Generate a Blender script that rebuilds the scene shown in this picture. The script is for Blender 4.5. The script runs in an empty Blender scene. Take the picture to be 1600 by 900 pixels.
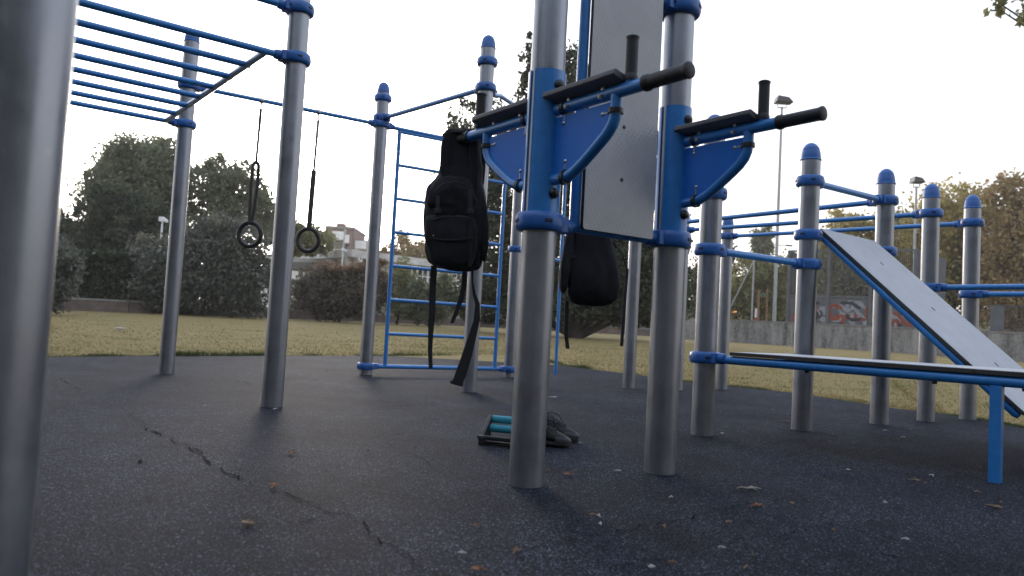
import bpy, math, random
import numpy as np
from mathutils import Vector, Matrix
random.seed(7); rng = np.random.default_rng(11)
SC = bpy.context.scene
COL = SC.collection
R = math.radians

# ------------------------------------------------------------------ camera
FPX, PITCH, ROLL, EYE = 1172.0, R(2.95), R(3.13), 0.555
fw = Vector((0, math.cos(PITCH), math.sin(PITCH)))
u0 = Vector((0, -math.sin(PITCH), math.cos(PITCH))); r0 = Vector((1, 0, 0))
RT = math.cos(ROLL)*r0 + math.sin(ROLL)*u0
UP = -math.sin(ROLL)*r0 + math.cos(ROLL)*u0
EYEP = Vector((0, 0, EYE))
cam_d = bpy.data.cameras.new('camera'); cam = bpy.data.objects.new('camera', cam_d); COL.objects.link(cam)
cam_d.sensor_width = 36; cam_d.lens = FPX/1600*36; cam_d.clip_start = 0.05; cam_d.clip_end = 3000
cam.matrix_world = Matrix(((RT.x, UP.x, -fw.x, 0), (RT.y, UP.y, -fw.y, 0), (RT.z, UP.z, -fw.z, EYE), (0, 0, 0, 1)))
cam_d.dof.use_dof = True; cam_d.dof.focus_distance = 4.2; cam_d.dof.aperture_fstop = 3.4
SC.camera = cam

def ray(px, py): return fw*FPX + RT*(px-800) - UP*(py-450)
def at(px, py, Y):                       # the world point seen at a pixel, at world depth Y
    d = ray(px, py); return EYEP + d*(Y/d.y)
def onz(px, py, z=0.0):
    d = ray(px, py); return EYEP + d*((z-EYE)/d.z)

# ------------------------------------------------------------------ mesh builder
class MB:
    def __init__(s): s.v = []; s.f = []; s.m = []; s.mi = 0
    def add(s, vs, fs):
        o = len(s.v); s.v += [tuple(p) for p in vs]
        for f in fs: s.f.append([i+o for i in f]); s.m.append(s.mi)
        return s
    def box(s, c, size, rot=None, taper=1.0):
        hx, hy, hz = size[0]/2, size[1]/2, size[2]/2
        vs = []
        for z in (-1, 1):
            k = taper if z > 0 else 1
            for x, y in ((-1, -1), (1, -1), (1, 1), (-1, 1)):
                p = Vector((x*hx*k, y*hy*k, z*hz))
                if rot is not None: p = rot @ p
                vs.append(p+Vector(c))
        return s.add(vs, [[3, 2, 1, 0], [4, 5, 6, 7], [0, 1, 5, 4], [1, 2, 6, 5], [2, 3, 7, 6], [3, 0, 4, 7]])
    def tube(s, path, r, seg=16, cap=True, flat=1.0, up=None):
        path = [Vector(p) for p in path]; n = len(path)
        rs = r if isinstance(r, (list, tuple)) else [r]*n
        t0 = (path[1]-path[0]).normalized()
        a = Vector((0, 0, 1)) if up is None else Vector(up)
        if abs(t0.dot(a)) > .98: a = Vector((1, 0, 0))
        nrm = (a - t0*t0.dot(a)).normalized()
        vs = []
        for i, p in enumerate(path):
            if i == 0: t = t0
            elif i == n-1: t = (path[i]-path[i-1]).normalized()
            else: t = ((path[i]-path[i-1]).normalized() + (path[i+1]-path[i]).normalized()).normalized()
            nrm = (nrm - t*t.dot(nrm)).normalized(); b = t.cross(nrm)
            for k in range(seg):
                q = 2*math.pi*k/seg
                vs.append(p + nrm*(math.cos(q)*rs[i]) + b*(math.sin(q)*rs[i]*flat))
        fs = []
        for i in range(n-1):
            for k in range(seg):
                k2 = (k+1) % seg
                fs.append([i*seg+k, i*seg+k2, (i+1)*seg+k2, (i+1)*seg+k])
        if cap: fs += [list(range(seg))[::-1], [(n-1)*seg+k for k in range(seg)]]
        return s.add(vs, fs)
    def lathe(s, prof, c, seg=32, rot=None):
        c = Vector(c); vs = []; n = len(prof)
        for r_, z in prof:
            for k in range(seg):
                q = 2*math.pi*k/seg; p = Vector((r_*math.cos(q), r_*math.sin(q), z))
                if rot is not None: p = rot @ p
                vs.append(p+c)
        fs = []
        for i in range(n-1):
            for k in range(seg):
                k2 = (k+1) % seg
                fs.append([i*seg+k, i*seg+k2, (i+1)*seg+k2, (i+1)*seg+k])
        return s.add(vs, fs)
    def ball(s, c, r, seg=12, rot=None, sc=(1, 1, 1)):
        c = Vector(c); vs = []; n = seg//2
        for i in range(n+1):
            th = math.pi*i/n
            for k in range(seg):
                q = 2*math.pi*k/seg
                p = Vector((math.sin(th)*math.cos(q)*sc[0]*r, math.sin(th)*math.sin(q)*sc[1]*r, math.cos(th)*sc[2]*r))
                if rot is not None: p = rot @ p
                vs.append(p+c)
        fs = [[i*seg+k, (i+1)*seg+k, (i+1)*seg+(k+1) % seg, i*seg+(k+1) % seg] for i in range(n) for k in range(seg)]
        return s.add(vs, fs)
    def prism(s, poly, d):               # polygon (3D, planar) pushed along d
        d = Vector(d); n = len(poly); vs = [Vector(p) for p in poly] + [Vector(p)+d for p in poly]
        return s.add(vs, [list(range(n))[::-1], [n+i for i in range(n)]] + [[i, (i+1) % n, n+(i+1) % n, n+i] for i in range(n)])
    def ribbon(s, path, wd, th):         # strap: per-point width vectors
        vs = []; n = len(path)
        for i, p in enumerate(path):
            p = Vector(p); w = Vector(wd[i] if isinstance(wd, list) else wd)
            t = (Vector(path[min(i+1, n-1)])-Vector(path[max(i-1, 0)])).normalized()
            nn = t.cross(w).normalized()*th/2
            vs += [p-w/2-nn, p+w/2-nn, p+w/2+nn, p-w/2+nn]
        fs = [[0, 3, 2, 1], [(n-1)*4+k for k in range(4)]]
        for i in range(n-1):
            for k in range(4):
                k2 = (k+1) % 4; fs.append([i*4+k, i*4+k2, (i+1)*4+k2, (i+1)*4+k])
        return s.add(vs, fs)
    def build(s, name, mats, parent=None, angle=38, bevel=0, subsurf=0):
        me = bpy.data.meshes.new(name)
        off = Vector(parent.matrix_world.translation) if parent is not None else Vector((0, 0, 0))
        if parent is not None: off = WORLD_OFF(parent)
        me.from_pydata([(p[0]-off.x, p[1]-off.y, p[2]-off.z) for p in s.v], [], s.f)
        mats = mats if isinstance(mats, (list, tuple)) else [mats]
        for m in mats: me.materials.append(m)
        if len(mats) > 1:
            for i, p in enumerate(me.polygons): p.material_index = min(s.m[i], len(mats)-1)
        me.validate(); me.update()
        me.shade_smooth(); me.set_sharp_from_angle(angle=R(angle))
        o = bpy.data.objects.new(name, me); COL.objects.link(o)
        if parent is not None: o.parent = parent
        if bevel:
            b = o.modifiers.new('bevel', 'BEVEL'); b.width = bevel; b.segments = 2; b.limit_method = 'ANGLE'; b.angle_limit = R(35)
        if subsurf:
            q = o.modifiers.new('sub', 'SUBSURF'); q.levels = subsurf; q.render_levels = subsurf
        return o
def WORLD_OFF(o):
    v = Vector((0, 0, 0))
    while o is not None: v += o.location; o = o.parent
    return v
def tag(o, label=None, cat=None, group=None, kind=None):
    if label: o['label'] = label
    if cat: o['category'] = cat
    if group: o['group'] = group
    if kind: o['kind'] = kind
    return o
def thing(name, loc, label, cat, group=None):
    o = bpy.data.objects.new(name, None); o.empty_display_size = .1; o.location = loc; COL.objects.link(o)
    return tag(o, label, cat, group)

# ------------------------------------------------------------------ materials
def mat(name):
    m = bpy.data.materials.new(name); m.use_nodes = True
    nt = m.node_tree; b = nt.nodes['Principled BSDF']; return m, nt, b
def N(nt, t, **kw):
    n = nt.nodes.new(t)
    for k, v in kw.items(): setattr(n, k, v)
    return n
def coords(nt, kind='Object'):
    return N(nt, 'ShaderNodeTexCoord').outputs[kind]
def noise(nt, vec, scale, detail=4, rough=.6):
    n = N(nt, 'ShaderNodeTexNoise'); n.inputs['Scale'].default_value = scale; n.inputs['Detail'].default_value = detail
    n.inputs['Roughness'].default_value = rough; nt.links.new(vec, n.inputs['Vector']); return n
def ramp(nt, fac, stops):
    r_ = N(nt, 'ShaderNodeValToRGB'); e = r_.color_ramp.elements
    while len(e) < len(stops): e.new(.5)
    for i, (p, c) in enumerate(stops):
        e[i].position = p; e[i].color = (*c, 1) if len(c) == 3 else c
    nt.links.new(fac, r_.inputs['Fac']); return r_.outputs['Color']
def maprange(nt, val, a, b, c, d):
    n = N(nt, 'ShaderNodeMapRange'); nt.links.new(val, n.inputs[0])
    for i, x in enumerate((a, b, c, d)): n.inputs[i+1].default_value = x
    return n.outputs[0]
def bump(nt, b, h, strength=.3, dist=.01):
    n = N(nt, 'ShaderNodeBump'); n.inputs['Strength'].default_value = strength; n.inputs['Distance'].default_value = dist
    nt.links.new(h, n.inputs['Height']); nt.links.new(n.outputs['Normal'], b.inputs['Normal'])
def mapping(nt, vec, scale=(1, 1, 1), rot=(0, 0, 0)):
    n = N(nt, 'ShaderNodeMapping'); n.inputs['Scale'].default_value = scale; n.inputs['Rotation'].default_value = rot
    nt.links.new(vec, n.inputs['Vector']); return n.outputs[0]
def simple(name, col, rough=.5, metallic=0, nscale=40, var=.15, bmp=0, coat=0, spec=.5):
    m, nt, b = mat(name); c = coords(nt)
    n = noise(nt, c, nscale)
    lo = tuple(x*(1-var) for x in col); hi = tuple(min(1, x*(1+var)) for x in col)
    nt.links.new(ramp(nt, n.outputs['Fac'], [(.3, lo), (.7, hi)]), b.inputs['Base Color'])
    nt.links.new(maprange(nt, n.outputs['Fac'], .3, .7, rough*.88, min(1, rough*1.12)), b.inputs['Roughness'])
    b.inputs['Metallic'].default_value = metallic; b.inputs['Specular IOR Level'].default_value = spec
    if coat: b.inputs['Coat Weight'].default_value = coat; b.inputs['Coat Roughness'].default_value = .15
    if bmp: bump(nt, b, n.outputs['Fac'], bmp, .004)
    return m
M = {}
# galvanised post metal: soft spangle, vertical streaks, scuffs
m, nt, b = mat('post_metal'); c = coords(nt)
n1 = noise(nt, mapping(nt, c, (30, 30, 2.2)), 1.0, 5); n2 = noise(nt, c, 9, 5); n3 = noise(nt, c, 160, 2)
mx = N(nt, 'ShaderNodeMath', operation='MULTIPLY'); nt.links.new(n1.outputs['Fac'], mx.inputs[0]); nt.links.new(n2.outputs['Fac'], mx.inputs[1])
nt.links.new(ramp(nt, mx.outputs[0], [(.10, (.275, .288, .318)), (.25, (.300, .313, .343)), (.42, (.335, .346, .372))]), b.inputs['Base Color'])
sc1 = noise(nt, mapping(nt, c, (46, 46, 11), (.3, .2, .4)), 1.0, 2, .5); sc2 = noise(nt, c, 4.5, 6, .75)
nt.links.new(maprange(nt, n2.outputs['Fac'], .3, .7, .30, .46), b.inputs['Roughness'])
base_link = b.inputs['Base Color'].links[0].from_socket
scr = ramp(nt, sc1.outputs['Fac'], [(.70, (0, 0, 0)), (.76, (.5, .5, .5))]); sx_ = N(nt, 'ShaderNodeMix', data_type='RGBA')
nt.links.new(scr, sx_.inputs[0]); nt.links.new(base_link, sx_.inputs[6]); sx_.inputs[7].default_value = (.42, .42, .43, 1)
dirt = ramp(nt, sc2.outputs['Fac'], [(.28, (.86, .86, .86)), (.50, (1, 1, 1))]); dx = N(nt, 'ShaderNodeMix', data_type='RGBA', blend_type='MULTIPLY'); dx.inputs[0].default_value = 1
nt.links.new(sx_.outputs[2], dx.inputs[6]); nt.links.new(dirt, dx.inputs[7]); nt.links.new(dx.outputs[2], b.inputs['Base Color'])
b.inputs['Metallic'].default_value = .88; bump(nt, b, n3.outputs['Fac'], .06, .002); M['metal'] = m
M['blue'] = simple('blue_paint', (.020, .185, .50), .32, 0, 25, .10, .03, .35)
M['collar'] = simple('blue_plastic', (.016, .110, .36), .36, 0, 30, .14, .04)
M['slot_shade'] = simple('recess_shade', (.008, .014, .06), .6)
M['plate'] = simple('blue_plate', (.013, .155, .56), .5, 0, 12, .08, .03, 0, .3)
M['black'] = simple('black_rubber', (.012, .012, .014), .55, 0, 90, .25, .25)
M['pad'] = simple('dark_grey_pad', (.125, .115, .12), .6, 0, 200, .2, .2)
M['steel'] = simple('zinc_steel', (.45, .44, .42), .3, 1, 60, .1)
M['darkedge'] = simple('dark_board_edge', (.03, .027, .025), .6, 0, 80, .3, .1)
M['fabric'] = simple('black_fabric', (.013, .013, .016), .85, 0, 350, .4, .5, spec=.25)
M['webbing'] = simple('black_webbing', (.012, .012, .013), .75, 0, 500, .4, .5)
M['fabric_grey'] = simple('charcoal_fabric', (.018, .018, .021), .85, 0, 250, .4, .5, spec=.25)
M['teal'] = simple('teal_foam', (.02, .26, .34), .6, 0, 200, .12, .2)
M['blackplastic'] = simple('black_plastic', (.015, .015, .017), .4, 0, 60, .2, .05)
M['shoe'] = simple('shoe_upper', (.014, .013, .013), .75, 0, 200, .4, .4)
M['shoe_toe'] = simple('shoe_toe_cap', (.017, .016, .016), .6, 0, 120, .25, .2)
M['sole'] = simple('shoe_sole', (.02, .016, .014), .7, 0, 80, .3, .2)
M['lace'] = simple('dark_lace', (.02, .02, .02), .8, 0, 300, .2)
M['ringwood'] = simple('ring_rubber', (.014, .013, .013), .45, 0, 90, .2, .1)
M['ringin'] = simple('ring_lining', (.25, .24, .22), .5, 0, 90, .2, .1)
M['strap'] = simple('brown_strap', (.035, .028, .026), .75, 0, 300, .3, .3)
# diamond-embossed panel
m, nt, b = mat('embossed_panel'); c = coords(nt)
def wave(rot):
    w = N(nt, 'ShaderNodeTexWave', wave_type='BANDS', bands_direction='X'); w.inputs['Scale'].default_value = 17
    w.inputs['Distortion'].default_value = 0; nt.links.new(mapping(nt, c, (1, 1, 1), (0, rot, 0)), w.inputs['Vector']); return w.outputs['Fac']
mn = N(nt, 'ShaderNodeMath', operation='MINIMUM'); nt.links.new(wave(R(38)), mn.inputs[0]); nt.links.new(wave(R(-38)), mn.inputs[1])
n = noise(nt, c, 5, 4)
nt.links.new(ramp(nt, n.outputs['Fac'], [(.3, (.34, .345, .35)), (.7, (.41, .415, .42))]), b.inputs['Base Color'])
b.inputs['Roughness'].default_value = .30; bump(nt, b, mn.outputs[0], .24, .002); M['panel'] = m
M['boardtop'] = simple('pale_laminate', (.43, .436, .455), .55, 0, 7, .10, .03, 0, .2)
# rubber safety surface
m, nt, b = mat('rubber_surface'); c = coords(nt)
vo = N(nt, 'ShaderNodeTexVoronoi'); vo.inputs['Scale'].default_value = 290; nt.links.new(c, vo.inputs['Vector'])
bw = N(nt, 'ShaderNodeRGBToBW'); nt.links.new(vo.outputs['Color'], bw.inputs[0])
big = noise(nt, c, .9, 6, .62); mid = noise(nt, c, 7, 6, .7); fine = noise(nt, c, 90, 3, .7)
grain = ramp(nt, bw.outputs[0], [(.20, (.0025, .0034, .0058)), (.52, (.0075, .0094, .0148)), (.70, (.0165, .0200, .0292)), (.82, (.060, .069, .090)), (.94, (.18, .20, .24))])
patch = ramp(nt, big.outputs['Fac'], [(.32, (.42, .45, .50)), (.48, (.88, .9, .94)), (.66, (1.38, 1.40, 1.44))])
patch2 = ramp(nt, mid.outputs['Fac'], [(.30, (.45, .46, .5)), (.45, (.93, .95, 1.0)), (.65, (1.18, 1.18, 1.2))])
def mul(a, d):
    x = N(nt, 'ShaderNodeMix', data_type='RGBA', blend_type='MULTIPLY'); x.inputs[0].default_value = 1
    nt.links.new(a, x.inputs[6]); nt.links.new(d, x.inputs[7]); return x.outputs[2]
nt.links.new(mul(mul(grain, patch), patch2), b.inputs['Base Color'])
b.inputs['Roughness'].default_value = .72; b.inputs['Specular IOR Level'].default_value = .06
hh = N(nt, 'ShaderNodeMath', operation='ADD'); nt.links.new(vo.outputs['Distance'], hh.inputs[0]); nt.links.new(fine.outputs['Fac'], hh.inputs[1])
bump(nt, b, hh.outputs[0], .8, .004); M['rubber'] = m
M['crack'] = simple('crack_dark', (.002, .002, .003), .95, 0, 40, .15, 0, 0, .03)
# lawn
m, nt, b = mat('lawn_soil'); c = coords(nt)
n1 = noise(nt, mapping(nt, c, (.45, 1.0, 1)), 1.3, 7, .72); n2 = noise(nt, c, 26, 4, .7)
mixn = N(nt, 'ShaderNodeMath', operation='MULTIPLY_ADD'); nt.links.new(n2.outputs['Fac'], mixn.inputs[0]); mixn.inputs[1].default_value = .45
nt.links.new(n1.outputs['Fac'], mixn.inputs[2])
nt.links.new(ramp(nt, mixn.outputs[0], [(.46, (.080, .086, .028)), (.60, (.155, .135, .048)), (.72, (.275, .205, .092)), (.82, (.20, .160, .066)), (.94, (.38, .285, .15))]), b.inputs['Base Color'])
b.inputs['Roughness'].default_value = .95; b.inputs['Specular IOR Level'].default_value = .1
bump(nt, b, n2.outputs['Fac'], .6, .03); M['lawn'] = m
def leafmat(name, cols, trans=.25, rough=.6, patch=0):
    m, nt, b = mat(name); g = N(nt, 'ShaderNodeNewGeometry')
    st = [(i/max(1, len(cols)-1), cc) for i, cc in enumerate(cols)]
    fac = g.outputs['Random Per Island']
    if patch:                              # patches of greener and drier growth
        pn_ = noise(nt, mapping(nt, coords(nt), (.45, .9, 1)), 1.1, 5, .65); ma = N(nt, 'ShaderNodeMath', operation='MULTIPLY_ADD'); nt.links.new(fac, ma.inputs[0]); ma.inputs[1].default_value = .45
        nt.links.new(maprange(nt, pn_.outputs['Fac'], .36, .64, -.1, .65), ma.inputs[2]); fac = ma.outputs[0]
    cr = ramp(nt, fac, st)
    nt.links.new(cr, b.inputs['Base Color']); b.inputs['Roughness'].default_value = rough; b.inputs['Specular IOR Level'].default_value = .25
    tr = N(nt, 'ShaderNodeBsdfTranslucent'); nt.links.new(cr, tr.inputs['Color'])
    mx = N(nt, 'ShaderNodeMixShader'); mx.inputs[0].default_value = trans
    out = nt.nodes['Material Output']; nt.links.new(b.outputs[0], mx.inputs[1]); nt.links.new(tr.outputs[0], mx.inputs[2]); nt.links.new(mx.outputs[0], out.inputs['Surface'])
    return m
M['grass'] = leafmat('grass_blade', [(.090, .100, .034), (.175, .152, .055), (.27, .205, .088), (.37, .275, .13)], .5, .6, 1)
M['grassgreen'] = leafmat('green_grass_blade', [(.035, .06, .015), (.07, .09, .025), (.12, .12, .04)], .3)
M['leaf_dark'] = leafmat('leaf_dark', [(.034, .046, .026), (.052, .066, .034), (.070, .082, .044), (.110, .104, .060)], 0.35)
M['leaf_mid'] = leafmat('leaf_mid', [(.14, .158, .09), (.185, .20, .112), (.245, .248, .145)], 0.42, 0.6)
M['leaf_pale'] = leafmat('leaf_pale', [(.17, .16, .115), (.21, .195, .14), (.25, .23, .165)], 0.38, 0.6)
M['leaf_silver'] = leafmat('leaf_silver', [(.078, .086, .066), (.115, .122, .095), (.18, .18, .145)], 0.3, 0.42)
M['leaf_red'] = leafmat('leaf_red', [(.100, .088, .068), (.135, .110, .082), (.165, .128, .096), (.10, .108, .074)], 0.3, 0.6)
M['leaf_rust'] = leafmat('leaf_rust', [(.25, .155, .10), (.31, .195, .12), (.20, .155, .098)], 0.38, 0.6)
M['leaf_yellow'] = leafmat('leaf_yellow', [(.30, .265, .085), (.40, .33, .105), (.48, .37, .13), (.32, .235, .095)], 0.45, 0.6)
M['leaf_brown'] = leafmat('leaf_brown', [(.29, .205, .095), (.36, .25, .115), (.40, .29, .12), (.25, .21, .09)], 0.45, 0.6)
M['leaf_olive'] = leafmat('leaf_olive', [(.17, .175, .08), (.23, .225, .10), (.28, .26, .115)], 0.42, 0.6)
M['bark'] = simple('bark', (.055, .042, .033), .9, 0, 14, .45, .8)
m, nt, b = mat('stained_concrete'); c = coords(nt)
n1 = noise(nt, mapping(nt, c, (2.2, 2.2, .35)), 1.3, 6, .7); n2 = noise(nt, c, 9, 5, .65)
x = N(nt, 'ShaderNodeMath', operation='MULTIPLY_ADD'); nt.links.new(n2.outputs['Fac'], x.inputs[0]); x.inputs[1].default_value = .5; nt.links.new(n1.outputs['Fac'], x.inputs[2])
nt.links.new(ramp(nt, x.outputs[0], [(.52, (.06, .057, .053)), (.66, (.18, .173, .163)), (.88, (.33, .317, .295))]), b.inputs['Base Color'])
b.inputs['Roughness'].default_value = .9; bump(nt, b, n2.outputs['Fac'], .4, .02); M['concrete'] = m
m, nt, b = mat('pinkish_block'); c = coords(nt)
br = N(nt, 'ShaderNodeTexBrick'); br.inputs['Scale'].default_value = 2.2; br.inputs['Mortar Size'].default_value = .012
br.inputs['Color1'].default_value = (.17, .125, .105, 1); br.inputs['Color2'].default_value = (.13, .105, .092, 1); br.inputs['Mortar'].default_value = (.10, .09, .085, 1)
sx = N(nt, 'ShaderNodeSeparateXYZ'); nt.links.new(c, sx.inputs[0]); cx = N(nt, 'ShaderNodeCombineXYZ')
nt.links.new(sx.outputs['X'], cx.inputs['X']); nt.links.new(sx.outputs['Z'], cx.inputs['Y']); nt.links.new(cx.outputs[0], br.inputs['Vector'])
n1 = noise(nt, c, 3, 5); nt.links.new(mul(br.outputs['Color'], ramp(nt, n1.outputs['Fac'], [(.3, (.7, .7, .7)), (.7, (1.15, 1.1, 1.1))])), b.inputs['Base Color'])
b.inputs['Roughness'].default_value = .9; M['block'] = m
M['capstone'] = simple('capstone', (.22, .212, .20), .9, 0, 8, .3, .3)
M['fascia'] = simple('weathered_fascia', (.52, .50, .47), .9, 0, 1.2, .3, .2)
M['render_white'] = simple('white_render', (.84, .83, .80), .85, 0, 2, .12, .1)
M['render_grey'] = simple('grey_render', (.48, .46, .42), .9, 0, 2, .2, .1)
M['brick_wall'] = simple('brown_brick', (.20, .12, .09), .9, 0, 3, .2, .2)
M['glass'] = simple('dark_glass', (.03, .035, .04), .12, 0, 3, .2, 0, 0, .8)
M['cage'] = simple('grey_sheet_metal', (.115, .118, .125), .55, .2, 4, .18, .1)
M['cagedark'] = simple('dark_sheet_metal', (.065, .067, .072), .55, .2, 4, .18, .1)
M['lampgrey'] = simple('grey_lamp_metal', (.34, .345, .35), .5, .4, 6, .15)
M['lampdark'] = simple('dark_lamp_housing', (.05, .05, .055), .5, .2, 6, .15)
M['white'] = simple('white_paint', (.72, .72, .72), .5, 0, 20, .06)
M['red'] = simple('red_paint', (.35, .03, .03), .5, 0, 20, .1)
M['green'] = simple('green_paint', (.03, .20, .10), .5, 0, 20, .1)
M['wood'] = simple('orange_wood', (.26, .14, .075), .8, 0, 10, .25, .2)
M['paper'] = simple('white_paper', (.42, .40, .37), .8, 0, 60, .1)
M['dryleaf'] = leafmat('dry_leaf_brown', [(.15, .085, .045), (.21, .12, .065), (.19, .14, .09), (.25, .17, .10)], .1, .8)
M['orangeleaf'] = leafmat('dry_leaf_orange', [(.24, .09, .045), (.28, .12, .055)], .1, .8)
M['twig'] = simple('dry_twig', (.34, .29, .23), .8, 0, 60, .2)
M['graf_white'] = simple('graffiti_white', (.26, .26, .27), .7, 0, 6, .3); M['graf_rust'] = simple('graffiti_rust', (.24, .055, .03), .7, 0, 6, .3); M['graf_dark'] = simple('graffiti_dark', (.03, .03, .035), .7, 0, 6, .3)
m, nt, b = mat('graffiti_panel'); c = coords(nt)           # painted swirls on grey sheet
n0 = noise(nt, c, 1.1, 3); wv = N(nt, 'ShaderNodeTexWave'); wv.inputs['Scale'].default_value = 1.1; wv.inputs['Distortion'].default_value = 14; wv.inputs['Detail'].default_value = 3
nt.links.new(c, wv.inputs['Vector'])
colr = ramp(nt, wv.outputs['Fac'], [(.0, (.10, .10, .11)), (.35, (.12, .12, .13)), (.45, (.52, .51, .50)), (.60, (.48, .47, .46)), (.66, (.30, .07, .04)), (.8, (.26, .06, .035)), (.86, (.09, .09, .10))])
msk = ramp(nt, n0.outputs['Fac'], [(.44, (0, 0, 0)), (.50, (1, 1, 1))])
x = N(nt, 'ShaderNodeMix', data_type='RGBA'); nt.links.new(msk, x.inputs[0]); x.inputs[6].default_value = (.115, .118, .125, 1); nt.links.new(colr, x.inputs[7])
nt.links.new(x.outputs[2], b.inputs['Base Color']); b.inputs['Roughness'].default_value = .6; M['graffiti'] = m
m, nt, b = mat('amber_lamp'); b.inputs['Emission Color'].default_value = (1, .32, .05, 1); b.inputs['Emission Strength'].default_value = 1.3; M['amber'] = m

# ------------------------------------------------------------------ sky and sun
SUN_AZ, SUN_EL = R(-18), R(8)
w = bpy.data.worlds.new('World'); SC.world = w; w.use_nodes = True; nt = w.node_tree
sky = nt.nodes.new('ShaderNodeTexSky'); sky.sky_type = 'NISHITA'; sky.sun_disc = False
sky.sun_elevation = SUN_EL; sky.sun_rotation = SUN_AZ; sky.air_density = 1.0; sky.dust_density = 4.0; sky.ozone_density = 1.5; sky.altitude = 100
hs = nt.nodes.new('ShaderNodeHueSaturation'); hs.inputs['Saturation'].default_value = .24
nt.links.new(sky.outputs[0], hs.inputs['Color'])
veil = nt.nodes.new('ShaderNodeMix'); veil.data_type = 'RGBA'; veil.inputs[0].default_value = .58       # thin even cloud veil over the clear sky
nt.links.new(hs.outputs[0], veil.inputs[6]); veil.inputs[7].default_value = (3.05, 3.30, 3.85, 1)
tc = nt.nodes.new('ShaderNodeTexCoord'); sz = nt.nodes.new('ShaderNodeSeparateXYZ'); nt.links.new(tc.outputs['Generated'], sz.inputs[0])
nt.links.new(ramp(nt, sz.outputs['Z'], [(.0, (.44, .385, .36)), (.12, (.50, .455, .44)), (.26, (.57, .60, .66)), (.7, (.50, .60, .80))]), veil.inputs[7])
k6 = nt.nodes.new('ShaderNodeVectorMath'); k6.operation = 'SCALE'; k6.inputs['Scale'].default_value = 5.6; nt.links.new(veil.inputs[7].links[0].from_socket, k6.inputs[0]); nt.links.new(k6.outputs[0], veil.inputs[7])
bg = nt.nodes['Background']; nt.links.new(veil.outputs[2], bg.inputs['Color']); bg.inputs['Strength'].default_value = .15
sl = bpy.data.lights.new('sun', 'SUN'); so = bpy.data.objects.new('sun', sl); COL.objects.link(so)
sl.energy = .6; sl.angle = R(12); sl.color = (1, .86, .72)
sd = Vector((math.sin(SUN_AZ)*math.cos(SUN_EL), math.cos(SUN_AZ)*math.cos(SUN_EL), math.sin(SUN_EL)))
so.rotation_euler = sd.to_track_quat('Z', 'Y').to_euler()
vs = SC.view_settings; vs.view_transform = 'Standard'; vs.look = 'None'; vs.exposure = 1.6; vs.gamma = 1; vs.use_curve_mapping = False

# ------------------------------------------------------------------ ground
def gz(x, y):                                                # the lawn climbs gently away from the rubber pad
    ys = [-1e4, 9, 16, 26, 30, 40, 1e4]; zs = [-.02, -.02, .11, .29, .37, .47, .47]
    return float(np.interp(y, ys, zs))
edge_px = [(-140, 560), (20, 557.5), (90, 557.5), (200, 556), (300, 556), (440, 555.5), (590, 556), (700, 557), (790, 558.5), (840, 564), (880, 571), (940, 579), (1000, 586), (1067, 596), (1140, 603.5), (1240, 613.5), (1320, 626), (1400, 638), (1470, 646), (1530, 655), (1600, 668), (1750, 694)]
EDGE = []
for i, (px, py) in enumerate(edge_px):
    p = onz(px, py, .0); EDGE.append(Vector((p.x+random.uniform(-.01, .01), p.y+random.uniform(-.03, .03), 0)))
mb = MB()
nx, ys = 60, [-60, -8, 2, 5, 7, 9, 11, 13, 16, 19, 22, 26, 30, 35, 40, 60, 120, 330]
xs = [-300, -120, -60] + list(np.linspace(-35, 35, 29)) + [60, 120, 300]
vv = [(x, y, gz(x, y)-.03) for y in ys for x in xs]; W = len(xs)
ff = [[j*W+i, j*W+i+1, (j+1)*W+i+1, (j+1)*W+i] for j in range(len(ys)-1) for i in range(W-1)]
mb.add(vv, ff); tag(mb.build('lawn', M['lawn']), kind='structure')
# the rubber pad, with its cracks as dark strips of the same mesh
mb = MB()
poly = [(p.x, p.y, 0) for p in EDGE] + [(12, -6, 0), (-14, -6, 0)]
poly = poly[::-1]
mb.prism([Vector(p)-Vector((0, 0, .03)) for p in poly], (0, 0, .03))
mb.mi = 1
def crack(pts, w0):
    P = [onz(*p) for p in pts]; fine_ = []
    for a, b_ in zip(P[:-1], P[1:]):
        L = (b_-a).length; n = max(2, int(L/.03))
        for i in range(n):
            wob = .010*math.sin(i*.35+a.x*9)+.006*math.sin(i*1.1+a.y*5)
            q = a.lerp(b_, i/n); fine_.append(q+Vector((random.gauss(0, .005)+wob*.6, random.gauss(0, .013)+wob, 0)))
    fine_.append(P[-1]); v_ = []
    for i, q in enumerate(fine_):
        t = (fine_[min(i+1, len(fine_)-1)]-fine_[max(i-1, 0)]); t.z = 0; t.normalize(); s_ = Vector((-t.y, t.x, 0))
        ww = w0*.72*random.choice((.12, .5, .8, 1.0, 1.3))*random.uniform(.6, 1.0)*(.25+.75*math.sin(math.pi*i/(len(fine_)-1)))
        v_ += [q+s_*ww/2+Vector((0, 0, .004)), q-s_*ww/2+Vector((0, 0, .004))]
    mb.add(v_, [[2*i, 2*i+1, 2*i+3, 2*i+2] for i in range(len(fine_)-1)])
crack([(190, 640), (222, 660), (236, 672), (270, 690), (305, 708), (350, 735), (400, 758), (430, 770), (470, 785), (510, 800), (560, 812), (590, 842), (640, 868), (690, 905)], .014)
crack([(200, 682), (250, 676)], .02); crack([(282, 700), (318, 706)], .02); crack([(205, 728), (222, 718)], .02)
crack([(455, 784), (500, 786), (520, 778)], .012); crack([(330, 830), (400, 822), (470, 818), (520, 800)], .009)
crack([(560, 690), (640, 676)], .012); crack([(480, 676), (560, 682)], .012); crack([(600, 742), (700, 738)], .008)
crack([(590, 692), (640, 708), (700, 735)], .008); crack([(640, 868), (760, 862), (860, 850), (960, 835), (1050, 815), (1140, 795), (1230, 780), (1330, 797)], .010)
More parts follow.
